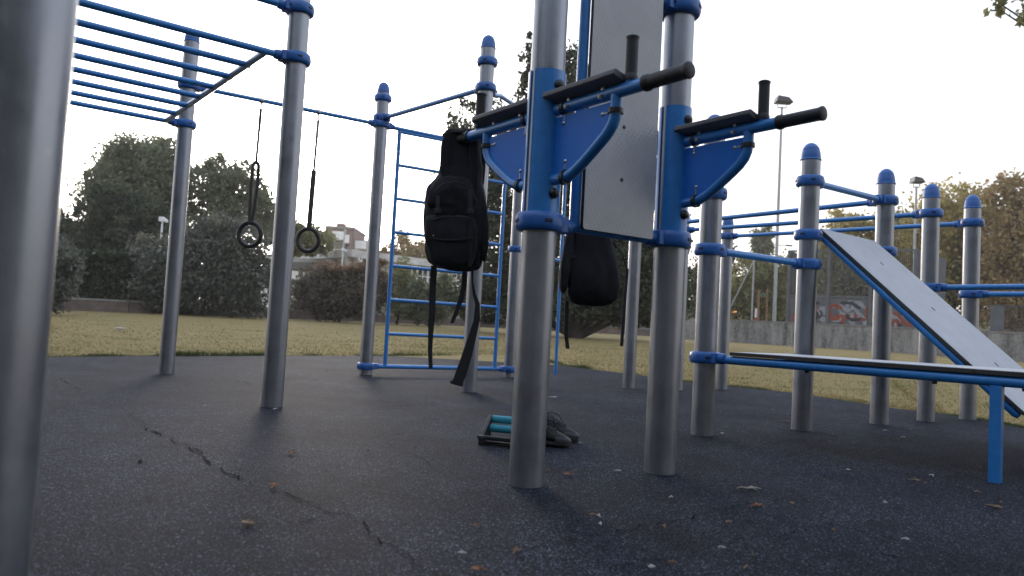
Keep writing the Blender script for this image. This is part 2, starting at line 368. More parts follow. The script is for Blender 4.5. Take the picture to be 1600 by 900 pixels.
crack([(1240, 810), (1330, 826), (1400, 845), (1440, 862)], .008); crack([(1100, 850), (1230, 838), (1290, 820)], .006); crack([(1300, 835), (1400, 870), (1500, 880)], .007)
crack([(430, 596), (470, 590), (540, 600)], .03); crack([(360, 594), (400, 603)], .02); crack([(440, 612), (500, 604), (560, 612)], .02); crack([(560, 640), (690, 632)], .012); crack([(90, 590), (110, 600), (130, 612)], .02)
crack([(690, 624), (770, 640)], .012); crack([(620, 662), (680, 655), (720, 668)], .016); crack([(100, 690), (180, 694)], .008); crack([(120, 800), (220, 790), (300, 770)], .006)
tag(mb.build('rubber_pad', [M['rubber'], M['crack']]), kind='structure')

# grass blades: dense green fringe at the pad's edge, sparser dry blades beyond
def blades(n, pos, h, wd, lean):
    ang = rng.uniform(0, 2*np.pi, n); a = np.stack([np.cos(ang), np.sin(ang), np.zeros(n)], 1)*wd[:, None]/2
    l_ = rng.normal(0, 1, (n, 3))*lean[:, None]; l_[:, 2] = h
    v = np.empty((n, 3, 3)); v[:, 0] = pos-a; v[:, 1] = pos+a; v[:, 2] = pos+l_
    return v.reshape(-1, 3)
def tri_mesh(name, v, k, m_, parent=None):
    n = len(v)//k; me = bpy.data.meshes.new(name)
    if parent is not None: v = v-np.array(WORLD_OFF(parent))
    me.vertices.add(len(v)); me.vertices.foreach_set('co', v.astype(np.float32).ravel())
    me.loops.add(len(v)); me.loops.foreach_set('vertex_index', np.arange(len(v), dtype=np.int32))
    me.polygons.add(n); me.polygons.foreach_set('loop_start', np.arange(0, len(v), k, dtype=np.int32))
    me.update(calc_edges=True); me.materials.append(m_)
    o = bpy.data.objects.new(name, me); COL.objects.link(o)
    if parent is not None: o.parent = parent
    return o
def edge_y(x):
    return np.interp(x, EX, EY)
EX = np.array([p.x for p in EDGE]); EY = np.array([p.y for p in EDGE]); o_ = np.argsort(EX); EX, EY = EX[o_], EY[o_]
gzv = np.vectorize(lambda y: gz(0, y))
n = 52000; x = rng.uniform(-8, 8, n); d = rng.exponential(4.5, n); y = edge_y(x)+d+.02; x = x*(y/8.0); y = edge_y(x)+d+.02
keep = (y < 34) & (np.abs(x) < 24); x, y = x[keep], y[keep]; n = len(x)
pos = np.stack([x, y, gzv(y)-.03], 1)
g = blades(n, pos, rng.uniform(.012, .034, n), rng.uniform(.006, .012, n)*(y/8), rng.uniform(.01, .04, n))
tag(tri_mesh('dry_grass', g, 3, M['grass']), 'short dry grass of the lawn', 'grass', kind='stuff')
n = 26000; t = rng.uniform(0, len(EDGE)-1.001, n); i0 = t.astype(int); fr = t-i0
E_ = np.array([[p.x, p.y] for p in EDGE]); pe = E_[i0]*(1-fr[:, None])+E_[i0+1]*fr[:, None]
clump_h = .6+.4*np.sin(pe[:, 0]*3.1)+.3*np.sin(pe[:, 0]*11.3+1)
pos = np.stack([pe[:, 0]+rng.normal(0, .03, n), pe[:, 1]+np.abs(rng.normal(.03, .11, n)), np.full(n, -.03)], 1)
left = np.where(pe[:, 0] < 1.2, 1.0, .55)
g = blades(n, pos, rng.uniform(.05, .13, n)*np.clip(clump_h, .3, .85)*left, rng.uniform(.008, .016, n), rng.uniform(.01, .05, n))
tag(tri_mesh('edge_grass', g, 3, M['grassgreen']), 'longer green grass along the edge of the rubber pad', 'grass', kind='stuff')

# ------------------------------------------------------------------ posts and bars
PD = .0625
POST = dict(A=(.087, 2.695), B=(.637, 3.072), C=(-1.40, 4.533), D=(-2.888, 6.394), E=(-1.41, 7.50), F=(-.312, 6.23), G=(1.128, 4.315), H=(1.894, 4.823),
            I=(2.702, 5.458), J=(3.271, 5.875), K=(3.801, 6.206), L=(1.236, 7.647), M=(2.348, 8.25), N=(1.745, 7.75), P=(.02, 8.35), O=(-.735, 1.085))
U = Vector((.80, .60, 0)); V = Vector((.6, -.8, 0))
def pp(k, z=0): return Vector((*POST[k], z))
COLLAR_PROF = [(.0632, -.033), (.078, -.033), (.0845, -.026), (.088, -.012), (.088, .012), (.0845, .026), (.078, .033), (.0632, .033)]
def collar(root, c, dirs=(), rot=0):
    c = Vector(c); mb = MB(); mb.lathe(COLLAR_PROF, c, 36)
    for d in dirs:
        d = Vector(d); d.z = 0; d.normalize(); s_ = Vector((-d.y, d.x, 0))
        mb.tube([c+d*.072, c+d*.108, c+d*.132, c+d*.138], [.033, .031, .029, .025], 16)
        rm = Matrix((( d.x, s_.x, 0), (d.y, s_.y, 0), (0, 0, 1)))
        mb.box(c+d*.084+s_*.0, (.034, .085, .058), rm)
    mb.mi = 1
    for k in range(4):                    # key slots of the two-piece clamp, their inner shade painted as dark blocks
        q = rot+math.pi/2*k+.5; d = Vector((math.cos(q), math.sin(q), 0)); s_ = Vector((-d.y, d.x, 0))
        mb.box(c+d*.0855, (.009, .030, .015), Matrix(((d.x, s_.x, 0), (d.y, s_.y, 0), (0, 0, 1))))
    return mb.build('clamp_collar', [M['collar'], M['slot_shade']], root, bevel=.003)
CAPPROF = [(.0655, 0), (.0675, .004), (.0655, .010), (.063, .012), (.062, .030), (.0585, .055), (.0525, .074), (.0535, .076), (.047, .090), (.035, .105), (.020, .115), (.008, .119), (.0, .1195)]
GP = 'round metal posts of the outdoor gym'
def post(k, top, collars, label, capped=True, z0=-.02):
    x, y = POST[k]; root = thing('metal_post', (x, y, 0), label, 'post', GP)
    mb = MB(); mb.lathe([(PD, z0), (PD, top)], (x, y, 0), 48); mb.build('pole', M['metal'], root)
    if capped: MB().lathe(CAPPROF, (x, y, top), 36).build('cap', M['collar'], root)
    for z, dirs in collars: collar(root, (x, y, z), dirs, random.uniform(0, 1.5))
    return root
def dr(a, b_):
    return pp(b_)-pp(a)
def bar(name, pts, r, label, cat, group=None, sleeve=True, mat_='blue'):
    pts = [Vector(p) for p in pts]; root_loc = pts[0]
    mb = MB(); mb.tube(pts, r, 18)
    o = mb.build(name, M[mat_]); return tag(o, label, cat, group)
TOP = 2.86; SH = 1.735
MZ, RZ = 2.12, 2.50
post('O', 2.86, [(2.12, [])], 'big blurred metal post right beside the camera at the left edge')
post('A', 2.3, [(.935, [dr('A', 'B')])], 'nearest metal post, standing between the push up stand and the black shoes', True)
post('B', 2.3, [(.945, [dr('B', 'A')]), (1.915, [dr('B', 'A')])], 'metal post right of the tall grey backrest board', True)
post('C', 2.78, [(MZ, [-U]), (2.43, [-U])], 'metal post at the near corner of the monkey bars')
post('D', TOP, [(MZ+.02, [-U]), (RZ-.02, [dr('D', 'E')])], 'metal post at the far corner of the monkey bars, holding the ring bar')
post('E', TOP-.02, [(2.79, []), (2.585, [dr('E', 'F')]), (2.52, [dr('E', 'D'), dr('E', 'P')]), (.085, [dr('E', 'P')])], 'metal post between the gymnastic rings and the climbing ladder')
post('F', 2.885, [(2.77, []), (2.55, [dr('F', 'E'), Vector((.45, .89, 0))])], 'tall metal post right behind the hanging backpack with a blue dome cap')
post('P', TOP-.06, [(2.50, [dr('P', 'E')]), (1.42, [Vector((.6, .8, 0))]), (.085, [dr('P', 'E')])], 'thin looking far post at the right end of the climbing ladder')
post('G', SH, [(1.385, []), (1.06, [dr('G', 'H')]), (.44, [V])], 'metal post carrying the far end of the flat bench')
post('H', SH, [(1.60, [dr('H', 'I')]), (1.25, [dr('H', 'I')]), (1.06, [dr('H', 'G')])], 'metal post at the left top corner of the sloping board')
post('I', SH+.01, [(1.625, [dr('I', 'H'), dr('I', 'L')]), (1.25, [dr('I', 'H')])], 'metal post at the right top corner of the sloping board')
post('J', SH+.01, [(1.625, [dr('J', 'N')]), (1.04, [V])], 'third metal post from the right edge, with a low bar leaving to the right'.replace('third metal post from the right edge', 'metal post just right of the sloping board'))
post('K', SH+.01, [(1.625, [dr('K', 'M')]), (1.03, [V])], 'rightmost metal post of the row, with a blue dome cap')
post('L', SH+.02, [(1.64, [dr('L', 'I')])], 'far metal post seen under the backrest board, beside the dark hanging bag')
post('N', SH+.02, [(1.65, [dr('N', 'J')])], 'far metal post mostly hidden behind the post right of the backrest')
post('M', SH+.06, [(1.68, [dr('M', 'K')])], 'far metal post just right of the flat bench end post')
GB = 'blue horizontal bars between the posts'
def hbar(a, b_, za, zb, label, r=.0215, trim=.10):
    A_, B_ = pp(a, za), pp(b_, zb); d = (B_-A_).normalized()
    return bar('horizontal_bar', [A_+d*trim, B_-d*trim], r, label, 'bar', GB)
hbar('D', 'E', RZ-.02, 2.52, 'blue bar the two gymnastic rings hang from', .0195)
hbar('E', 'F', 2.585, 2.55, 'blue bar rising from the ring post to the tall post behind the backpack', .0215)
hbar('G', 'H', 1.06, 1.06, 'blue bar between the bench post and the sloping board post', .0215)
hbar('H', 'I', 1.60, 1.625, 'short blue bar above the top of the sloping board', .0215)
hbar('I', 'L', 1.625, 1.64, 'long blue bar, highest of the three parallel bars', .0200)
hbar('J', 'N', 1.625, 1.65, 'long blue bar, middle one of the three parallel bars', .0200)
hbar('K', 'M', 1.625, 1.68, 'long blue bar, lowest of the three parallel bars', .0200)
for k, z, lb in (('J', 1.04, 'blue bar leaving the frame to the right, upper of two low bars'), ('K', 1.03, 'blue bar leaving the frame to the right, lower of two low bars')):
    a = pp(k, z)+V*.10; bar('horizontal_bar', [a, a+V*1.7], .0215, lb, 'bar', GB)
a = pp('C', 2.43)-U*.1; bar('horizontal_bar', [a, a-U*1.66], .0215, 'blue bar above the monkey bars at the top edge of the photo', 'bar', GB)
# pole that arches over from the tall post, and the rail to it
PX = at(868, 578, 9.3); PX.z = 0
tp = Vector((PX.x, PX.y, 2.74)); f0 = pp('F', 2.55); d0 = (tp-f0); d0.z = 0; d0.normalize()
root = thing('climbing_pole', PX, 'thin blue climbing pole arching from the tall post down beside the dark bag', 'climbing pole')
pts = [f0+d0*.10, f0+d0*.22+Vector((0, 0, .01)), f0+d0*.4+Vector((0, 0, .06))] + [(f0+d0*.4+Vector((0, 0, .06))).lerp(tp-d0*.3, k/5)+Vector((0, 0, .05*math.sin(k/5*math.pi))) for k in range(1, 6)]
pts += [tp-d0*.12-Vector((0, 0, .04)), tp-d0*.03-Vector((0, 0, .13)), tp-Vector((0, 0, .3)), Vector((PX.x, PX.y, -.02))]
MB().tube(pts, .021, 14).build('pole', M['blue'], root)
q0 = pp('P', 1.42); q1 = Vector((PX.x, PX.y, 1.40)); MB().tube([q0+(q1-q0).normalized()*.1, q1], .0205, 12).build('crossbar', M['blue'], root)
# monkey bars
root = thing('monkey_bars', pp('D', MZ), 'blue overhead monkey bars with parallel rungs at upper left', 'monkey bars')
cA, dA = pp('C', MZ), pp('D', MZ+.02); off = .12
La = 1.75
R0, R1 = dA-U*off, cA-U*off
ra, rb = dA.lerp(cA, .03)-U*off*1.2, cA.lerp(dA, .06)-U*off*1.3
MB().tube([dA-U*off*1.3, cA-U*off*1.55], .021, 16).build('rail', M['blue'], root)
MB().tube([dA-U*(La-off*.3), cA-U*(La-off*.3)], .021, 16).build('rail', M['blue'], root)
for k in range(8):
    s_ = k/7; a = dA.lerp(cA, s_)
    e0, e1 = (.10, La) if k in (0, 7) else (off*1.35, La-.05)
    MB().tube([a-U*e0, a-U*e1], .0205, 16).build('rung', M['blue'], root)
GX = 'posts'
for k, q, lb in (('X1', dA-U*1.85, 'metal post outside the frame at the far left end of the monkey bars'), ('X2', cA-U*1.85, 'metal post outside the frame at the near left end of the monkey bars'),
                 ('X3', pp('J')+V*1.85, 'metal post outside the frame at the end of the upper low bar'), ('X4', pp('K')+V*1.85, 'metal post outside the frame at the end of the lower low bar')):
    POST[k] = (q.x, q.y)
    post(k, 2.8 if k in ('X1', 'X2') else SH, [(MZ if k in ('X1', 'X2') else 1.035, [U if k in ('X1', 'X2') else -V])] + ([(2.43, [U])] if k == 'X2' else []), lb)
# climbing ladder between E and P
root = thing('climbing_ladder', pp('E'), 'blue climbing ladder standing on the far edge of the rubber pad', 'ladder')
ea, pa = pp('E'), pp('P'); le = (pa-ea).normalized(); LL = (pa-ea).length
def lp(s_, z): return ea+le*s_+Vector((0, 0, z))
s1, s2 = .20, LL-.19
for z0_, z1_ in ((.085, 2.50),):
    MB().tube([lp(.1, 2.515), lp(LL-.1, 2.50)], .0205, 16).build('top_bar', M['blue'], root)
    MB().tube([lp(.1, .085), lp(LL-.1, .085)], .0215, 16).build('bottom_bar', M['blue'], root)
for s_ in (s1, s2): MB().tube([lp(s_, .09), lp(s_, 2.50)], .0205, 16).build('stile', M['blue'], root)
for k in range(7):
    z = .415+k*.345; MB().tube([lp(s1, z), lp(s2, z)], .0175, 12).build('rung', M['blue'], root)
# gymnastic rings
def gym_ring(px, label, twist):
    D_, E_2 = pp('D', RZ-.02), pp('E', 2.52); best = min((abs(((D_.lerp(E_2, t/400)-EYEP).dot(RT))/((D_.lerp(E_2, t/400)-EYEP).dot(fw))*FPX+800-px), t/400) for t in range(401))[1]
    T = D_.lerp(E_2, best); root = thing('gymnastic_ring', T-Vector((0, 0, .02)), label, 'gymnastic ring', 'gymnastic rings hanging from the bar')
    dd = (E_2-D_).normalized()
    MB().tube([T+Vector((0, 0, -.018)), T+Vector((0, 0, -.085))], .008, 10).lathe([(.023, -.014), (.027, 0), (.023, .014)], T, 16, dd.to_track_quat('Z', 'Y').to_matrix()).build('hanger', M['steel'], root)
    zt = T.z-.08; sway = dd*(-.009)
    pts = [Vector((T.x, T.y, zt-.51*k/6))+sway*(k/6) for k in range(7)]
    MB().tube(pts[:3], .0135, 10).tube(pts, [.0115]*7, 10).build('chain_sleeve', M['strap'], root)
    b0 = pts[-1]; rr = Matrix.Rotation(twist, 3, 'Z'); s_ = rr @ dd
    b1 = b0+Vector((0, 0, -.55))+sway
    for k in (-1, 1):
        w_ = .030 if twist < .5 else .012
        path = [b0+s_*k*.006+Vector((0, 0, .02)), b0+s_*k*w_*.9-Vector((0, 0, .01)), b0.lerp(b1, .35)+s_*k*w_, b0.lerp(b1, .8)+s_*k*w_*.6, b1+s_*k*.010]
        MB().tube(path, .0150, 8, flat=1.6, up=s_).build('strap', M['strap'], root)
    cc = b1-Vector((0, 0, .095)); mb = MB(); loop = []
    rx = Vector((1, 0.05, 0)).normalized()
    for k in range(41):
        q = 2*math.pi*k/40; loop.append(cc+rx*math.cos(q)*.098+Vector((0, 0, math.sin(q)*.108)))
    mb.tube(loop, .0205, 12, cap=False); ro = mb.build('ring', M['ringwood'], root)
    loop2 = [cc+rx*math.cos(2*math.pi*k/40)*.0835+Vector((0, 0, math.sin(2*math.pi*k/40)*.0935)) for k in range(41)]
    MB().tube(loop2, .006, 8, cap=False).build('lining', M['ringin'], ro)
gym_ring(409, 'black gymnastic ring with an open strap loop, left of the near monkey bar post', 0)
gym_ring(498, 'black gymnastic ring with a closed strap, right of the near monkey bar post', 1.2)

# ------------------------------------------------------------------ dip arms
AZ = 1.335
def dip_arm(k, d, label, zoff=0):
    C_ = pp(k); d = Vector(d); d.normalize(); s_ = Vector((-d.y, d.x, 0)); Z = Vector((0, 0, 1))
    root = thing('dip_arm', C_+d*.066+Z*(AZ+zoff), label, 'dip bar', 'padded dip arms bolted to the two near posts')
    def q(t, z, s=0): return C_+d*t+s_*s+Z*(z+zoff)
    # mounting shell: half sleeve around the post
    mb = MB(); vs_, fs_ = [], []; nseg = 22; a0 = R(80); zb, ztp = .968, 1.482
    for zz in (zb, ztp):
        for rr in (.0634, .0685):
            for i in range(nseg+1):
                an = -a0+2*a0*i/nseg; vs_.append(C_+d*(math.cos(an)*rr)+s_*(math.sin(an)*rr)+Z*(zz+zoff))
    n1 = nseg+1
    for i in range(nseg):
        fs_ += [[n1+i, n1+i+1, 3*n1+i+1, 3*n1+i], [i+1, i, 2*n1+i, 2*n1+i+1], [2*n1+i, 3*n1+i, 3*n1+i+1, 2*n1+i+1], [n1+i, i, i+1, n1+i+1]]
    fs_ += [[0, n1, 3*n1, 2*n1], [nseg+n1, nseg, 2*n1+nseg, 3*n1+nseg]]
    mb.add(vs_, fs_); sh = mb.build('mounting_shell', M['blue'], root)
    rot = d.to_track_quat('Z', 'Y').to_matrix()
    for zz in (1.425, 1.035):
        MB().lathe([(.0, .018), (.010, .017), (.017, .012), (.0195, .004), (.0195, -.002)], q(.069, zz), 18, rot).build('bolt_cap', M['blackplastic'], sh)
    MB().tube([q(.066, 1.335), q(.50, 1.335)], .0215, 20).build('arm_tube', M['blue'], root)
    p = [q(t_, z_) for t_, z_ in ((.066, 1.083), (.115, 1.083), (.145, 1.089), (.18, 1.102), (.22, 1.126), (.26, 1.153), (.300, 1.181), (.330, 1.204), (.350, 1.226), (.361, 1.250), (.365, 1.278), (.365, 1.33))]
    MB().tube(p, .0195, 18, up=s_).build('brace_tube', M['blue'], root)
    # web plate
    poly = [q(t_, z_, .004) for t_, z_ in ((.068, 1.098), (.12, 1.099), (.165, 1.113), (.215, 1.140), (.262, 1.171), (.308, 1.204), (.337, 1.236), (.348, 1.270), (.349, 1.306), (.068, 1.306))]
    MB().prism(poly, -s_*.008).build('web_plate', M['plate'], root, bevel=.001)
    # pad
    prof = [(-.054, 0), (-.053, .014), (-.046, .020), (.046, .020), (.053, .014), (.054, 0), (.046, -.004), (-.046, -.004)]
    us = 1 if s_.x > 0 else -1               # the pad sits off centre and tips towards the inner side
    poly = [q(.045, 1.366+z_-(x_+.015)*.22, us*(x_*.88-.008)) for x_, z_ in prof]
    MB().prism(poly, d*.36).build('arm_pad', M['pad'], root, bevel=.002)
    for t in (.14, .31): MB().box(q(t, 1.352, 0), (.03, .03, .012), rot).lathe([(.0, -.034), (.007, -.033), (.009, -.026), (.009, -.02)], q(t, 1.352, -.021), 10).build('pad_bolt', M['steel'], root)
    # grips
    def grip(a, b_, r_):
        ax = (b_-a).normalized(); L = (b_-a).length; pts_, rs = [], []
        for i in range(25):
            f = i/24; pts_.append(a+ax*L*f); rs.append(r_*(1.16 if f < .09 else (1.12 if f > .95 else (1.0+.035*(i % 2)))))
        pts_.append(a+ax*(L+.004)); rs.append(r_*.8)
        return MB().tube(pts_, rs, 20).build('hand_grip', M['black'], root)
    MB().tube([q(.425, 1.335), q(.425, 1.40)], .018, 16).build('grip_stem', M['blue'], root)
    grip(q(.425, 1.358), q(.425, 1.500), .0200); grip(q(.49, 1.335), q(.665, 1.335), .0230)
    # U clamps
    def clamp(a, axis, bolt):
        mb = MB(); rot_ = Vector(axis).to_track_quat('Z', 'Y').to_matrix()
        mb.lathe([(.0222, -.008), (.0262, -.008), (.0262, .008), (.0222, .008)], a, 20, rot_)
        o = mb.build('tube_clamp', M['blackplastic'], root)
        b2 = Vector(bolt); MB().tube([a+b2*.024, a+b2*.056], .0055, 8).ball(a+b2*.056, .009, 10).build('clamp_bolt', M['steel'], o)
    clamp(q(.110, 1.335), d, -Z); clamp(q(.128, 1.085), d, Z*1.0); clamp(q(.363, 1.272), Z, -d)
dip_arm('A', V, 'near dip arm with grips pointing right over the grey backrest board')
dip_arm('A', -V, 'dip arm on the nearest post that the black backpack hangs from')
dip_arm('B', V, 'right dip arm with grips pointing to the open sky', .01)
dip_arm('B', -V, 'dip arm mostly hidden behind the backrest board', .01)
# backrest board between A and B
a, b_ = pp('A'), pp('B'); ub = (b_-a).normalized(); LB = (b_-a).length; vb = Vector((ub.y, -ub.x, 0)); Z = Vector((0, 0, 1))
root = thing('backrest_board', a+ub*LB/2+Z*.94, 'tall grey embossed backrest board between the two near posts', 'board')
def bp(s_, z, t=0): return a+ub*s_+vb*t+Z*z
for zz in (.94, 1.915): MB().tube([bp(.1, zz), bp(LB-.1, zz)], .022, 16).build('crossbar', M['blue'], root)
for s_ in (.158, .508): MB().tube([bp(s_, .94, .004), bp(s_, 1.915, .004)], .0205, 16).build('frame_tube', M['blue'], root)
pn = MB(); c0 = .165; c1 = .525; zb, ztp = .93, 1.95; rc = .012
out = []
for (sx_, zx_, q0_) in ((c1-rc, ztp-rc, 0), (c0+rc, ztp-rc, 90), (c0+rc, zb+rc, 180), (c1-rc, zb+rc, 270)):
    for j in range(5): an = R(q0_+j*22.5); out.append((sx_+rc*math.cos(an), zx_+rc*math.sin(an)))
org = bp(.345, 1.44, .03); rotm = Matrix((ub, vb, Z)).transposed()
me_v = [(s_-.345, 0, z-1.44) for s_, z in out]
pn.add([(x, .016, z) for x, y, z in me_v], [list(range(len(out)))])
pn.mi = 1; n_ = len(out)
pn.add([(x, y0, z) for y0 in (.0158, -.0) for x, _, z in me_v], [[i, (i+1) % n_, n_+(i+1) % n_, n_+i] for i in range(n_)] + [[n_+i for i in range(n_)]])
po = pn.build('panel', [M['panel'], M['darkedge']]); po.parent = root; po.matrix_local = Matrix.Translation(org-root.location) @ rotm.to_4x4()
for s_ in (.30,):
    for zz in (1.14, 1.345, 1.56): MB().lathe([(0, .003), (.006, .003), (.008, 0)], bp(.345, zz, .0462), 12, vb.to_track_quat('Z', 'Y').to_matrix()).build('screw', M['blackplastic'], root)

# ------------------------------------------------------------------ flat bench and sloping board
hu = (pp('I')-pp('H')).normalized(); hv = Vector((hu.y, -hu.x, 0))
root = thing('flat_bench', onz(1545, 752), 'flat grey topped bench on blue tubes with a square leg', 'bench')
g0 = pp('G', .44); leg = onz(1545, 752); bd = (leg-pp('G')); bd.z = 0; LBn = bd.length; bd.normalize(); bs = Vector((-bd.y, bd.x, 0))
def bq(t, s_, z): return pp('G')+bd*t+bs*s_+Z*z
for s_ in (0, .62): MB().tube([bq(.10 if s_ == 0 else .12, s_, .435), bq(1.72, s_, .435)], .0235, 18).build('side_tube', M['blue'], root)
mb = MB(); pl = [bq(.17, -.025, .461), bq(1.74, -.025, .461), bq(1.74, .645, .461), bq(.17, .645, .461)]
mb.prism(pl, Z*.018); mb.build('board_core', M['darkedge'], root)
bo = MB().prism([p_+Z*.018 for p_ in pl], Z*.003).build('bench_top', M['boardtop'], root)
for s_ in (0, .62): MB().prism([bq(1.425, s_-.022, -.02), bq(1.470, s_-.022, -.02), bq(1.470, s_+.022, -.02), bq(1.425, s_+.022, -.02)], Z*.435).build('leg', M['blue'], root)
for t in (.6, 1.2, 1.55): MB().lathe([(0, -.012), (.010, -.012), (.012, 0)], bq(t, 0, .411), 10).build('bolt', M['blackplastic'], root)
root = thing('sloping_board', pp('H', 1.25), 'grey sloping sit up board leaning down from between two posts', 'sloping board')
hL = (pp('I')-pp('H')).length
MB().tube([pp('H', 1.25)+hu*.1, pp('I', 1.25)-hu*.1], .0215, 16).build('crossbar', M['blue'], root)
sl_ = Vector((hv.x*1.158, hv.y*1.158, -1.04)); sdn = sl_.normalized(); nrm_ = hu.cross(sdn); nrm_ = nrm_ if nrm_.z > 0 else -nrm_
s_off = (.125, .86)
def sq(s_, t, n_): return pp('H', 1.25)+hu*s_+sdn*t+nrm_*n_
Ls = sl_.length
for s_ in (s_off[0]+.025, s_off[1]-.025): MB().tube([sq(s_, -.01, .01), sq(s_, Ls-.03, .01), sq(s_, Ls-.012, .01)], [.022, .022, .014], 16).build('side_tube', M['blue'], root)
pl = [sq(s_off[0], -.03, .034), sq(s_off[0], Ls, .034), sq(s_off[1], Ls, .034), sq(s_off[1], -.03, .034)]
MB().prism(pl, nrm_*.016).build('board_core', M['darkedge'], root)
org = sq((s_off[0]+s_off[1])/2, Ls/2, .051); rm = Matrix((hu, nrm_, -sdn)).transposed()
hw, hl = (s_off[1]-s_off[0])/2, (Ls+.03)/2
mb = MB(); mb.prism([(-hw, 0, -hl+.015), (hw, 0, -hl+.015), (hw, 0, hl+.015), (-hw, 0, hl+.015)], (0, .003, 0))
bo = mb.build('board_top', M['boardtop']); bo.parent = root; bo.matrix_local = Matrix.Translation(org-root.location) @ rm.to_4x4()
for t in (.28, .72, 1.2):
    for s_ in (.49,): MB().box(sq(s_, t, .0555), (.006, .03, .003), rm @ Matrix.Rotation(R(90), 3, 'X')).build('screw', M['blackplastic'], root)
lg = onz(1555, 715); th_ = (lg-(pp('H')+hu*(s_off[0]+.025))).dot(hv); tl_ = th_/1.158*Ls
for s_, gp_ in ((s_off[0]+.025, lg), (s_off[1]-.025, lg+hu*(s_off[1]-s_off[0]-.05))):
    MB().tube([(gp_.x, gp_.y, -.02), sq(s_, tl_, .0)], .017, 12).build('leg', M['blue'], root)

# ------------------------------------------------------------------ bags
def loft(mb, rings, closed_top=True):
    n = len(rings[0]); vs_ = [p for r_ in rings for p in r_]
    fs_ = [[i*n+k, i*n+(k+1) % n, (i+1)*n+(k+1) % n, (i+1)*n+k] for i in range(len(rings)-1) for k in range(n)]
    fs_ += [list(range(n))[::-1], [(len(rings)-1)*n+k for k in range(n)]]
    mb.add(vs_, fs_)
def sring(c, ax, ay, az_, n=28, e=.6):
    out = []
    for k in range(n):
        q = 2*math.pi*k/n; cx_ = math.copysign(abs(math.cos(q))**e, math.cos(q)); sy_ = math.copysign(abs(math.sin(q))**e, math.sin(q))
        out.append(Vector(c)+ax*cx_+ay*sy_)
    return out
def wrinkle(o, strength, size):
    tx = bpy.data.textures.new('cloth_noise', 'CLOUDS'); tx.noise_scale = size; tx.noise_depth = 5
    s2_ = o.modifiers.new('sub', 'SUBSURF'); s2_.levels = 2; s2_.render_levels = 2
    d_ = o.modifiers.new('wr', 'DISPLACE'); d_.texture = tx; d_.strength = strength; d_.mid_level = .5; d_.texture_coords = 'LOCAL'
def hang(pxs, Y): return [at(x, y, Y) for x, y in pxs]
# backpack one: facing axis: width along image right, depth towards camera
YB = 3.17
gp = pp('A')-V*.58
root = thing('backpack', at(712, 420, YB), 'black backpack with long dangling straps hanging from the left dip arm', 'backpack')
wx = Vector((1, .10, 0)).normalized(); wy = Vector((-.10, 1, 0)).normalized()
prof = [(423, 716, 20, .03), (417, 714, 38, .06), (405, 711, 45, .085), (385, 710, 47.5, .095), (355, 711, 49, .10), (325, 711, 49, .098), (305, 712, 48, .09), (293, 713, 45, .08), (284, 717, 38, .07), (275, 720, 34, .062), (255, 722, 32, .052), (235, 722, 31.5, .044), (218, 722, 30, .036), (207, 723, 26, .025)]
px2m = YB/FPX
mb = MB(); loft(mb, [sring(at(x, y, YB), wx*hw_*px2m, wy*dp, 0) for y, x, hw_, dp in prof]); o = mb.build('bag_body', M['fabric'], root); wrinkle(o, .030, .085)
# front pockets and lid seams
mb = MB(); loft(mb, [sring(at(x, y, YB-.085), wx*hw_*px2m, wy*dp, 0) for y, x, hw_, dp in [(416, 707, 26, .012), (406, 706, 37, .034), (370, 705, 40, .042), (345, 705, 40, .036), (336, 706, 34, .015)]])
wrinkle(mb.build('front_pocket', M['fabric_grey'], root), .024, .06)
mb = MB(); loft(mb, [sring(at(x, y, YB-.075), wx*hw_*px2m, wy*dp, 0) for y, x, hw_, dp in [(330, 706, 34, .010), (322, 706, 39, .030), (300, 707, 37, .030), (284, 711, 29, .018), (276, 713, 20, .008)]])
wrinkle(mb.build('lid_pocket', M['fabric_grey'], root), .022, .05)
mb = MB(); loft(mb, [sring(at(x, y, YB-.02), wx*hw_*px2m, wy*dp, 0, 16) for y, x, hw_, dp in [(410, 755, 4, .02), (385, 757, 7, .05), (345, 757, 7, .05), (305, 753, 5, .03), (292, 750, 3, .015)]])
wrinkle(mb.build('side_pocket', M['fabric_grey'], root), .008, .04)
mb = MB(); mb.prism([at(736, 418, YB-.02), at(753, 411, YB-.02), at(748, 390, YB-.02), at(735, 392, YB-.02)], (0, .02, 0)); mb.build('strap_wing', M['fabric'], root)
for pts_, w_ in (([(703, 300), (694, 262), (696, 225), (703, 208), (716, 205), (722, 215), (716, 245)], 15), ([(738, 300), (741, 262), (740, 225), (741, 206), (748, 199), (752, 212), (752, 262), (749, 292)], 15)):
    path = [at(x, y, YB+(-.07 if i < len(pts_)*.6 else .03)) for i, (x, y) in enumerate(pts_)]
    fine_ = []
    for i in range(len(path)-1):
        for j in range(4): fine_.append(path[i].lerp(path[i+1], j/4))
    fine_.append(path[-1])
    o = MB().ribbon(fine_, wx*w_*px2m, .012).build('shoulder_strap', M['fabric'], root); o.modifiers.new('s', 'SUBSURF').render_levels = 2
MB().tube([at(694, 213, YB), at(703, 206, YB-.02), at(722, 208, YB-.02), at(735, 206, YB)], [.012, .016, .016, .014], 10).build('haul_loop', M['fabric'], root)
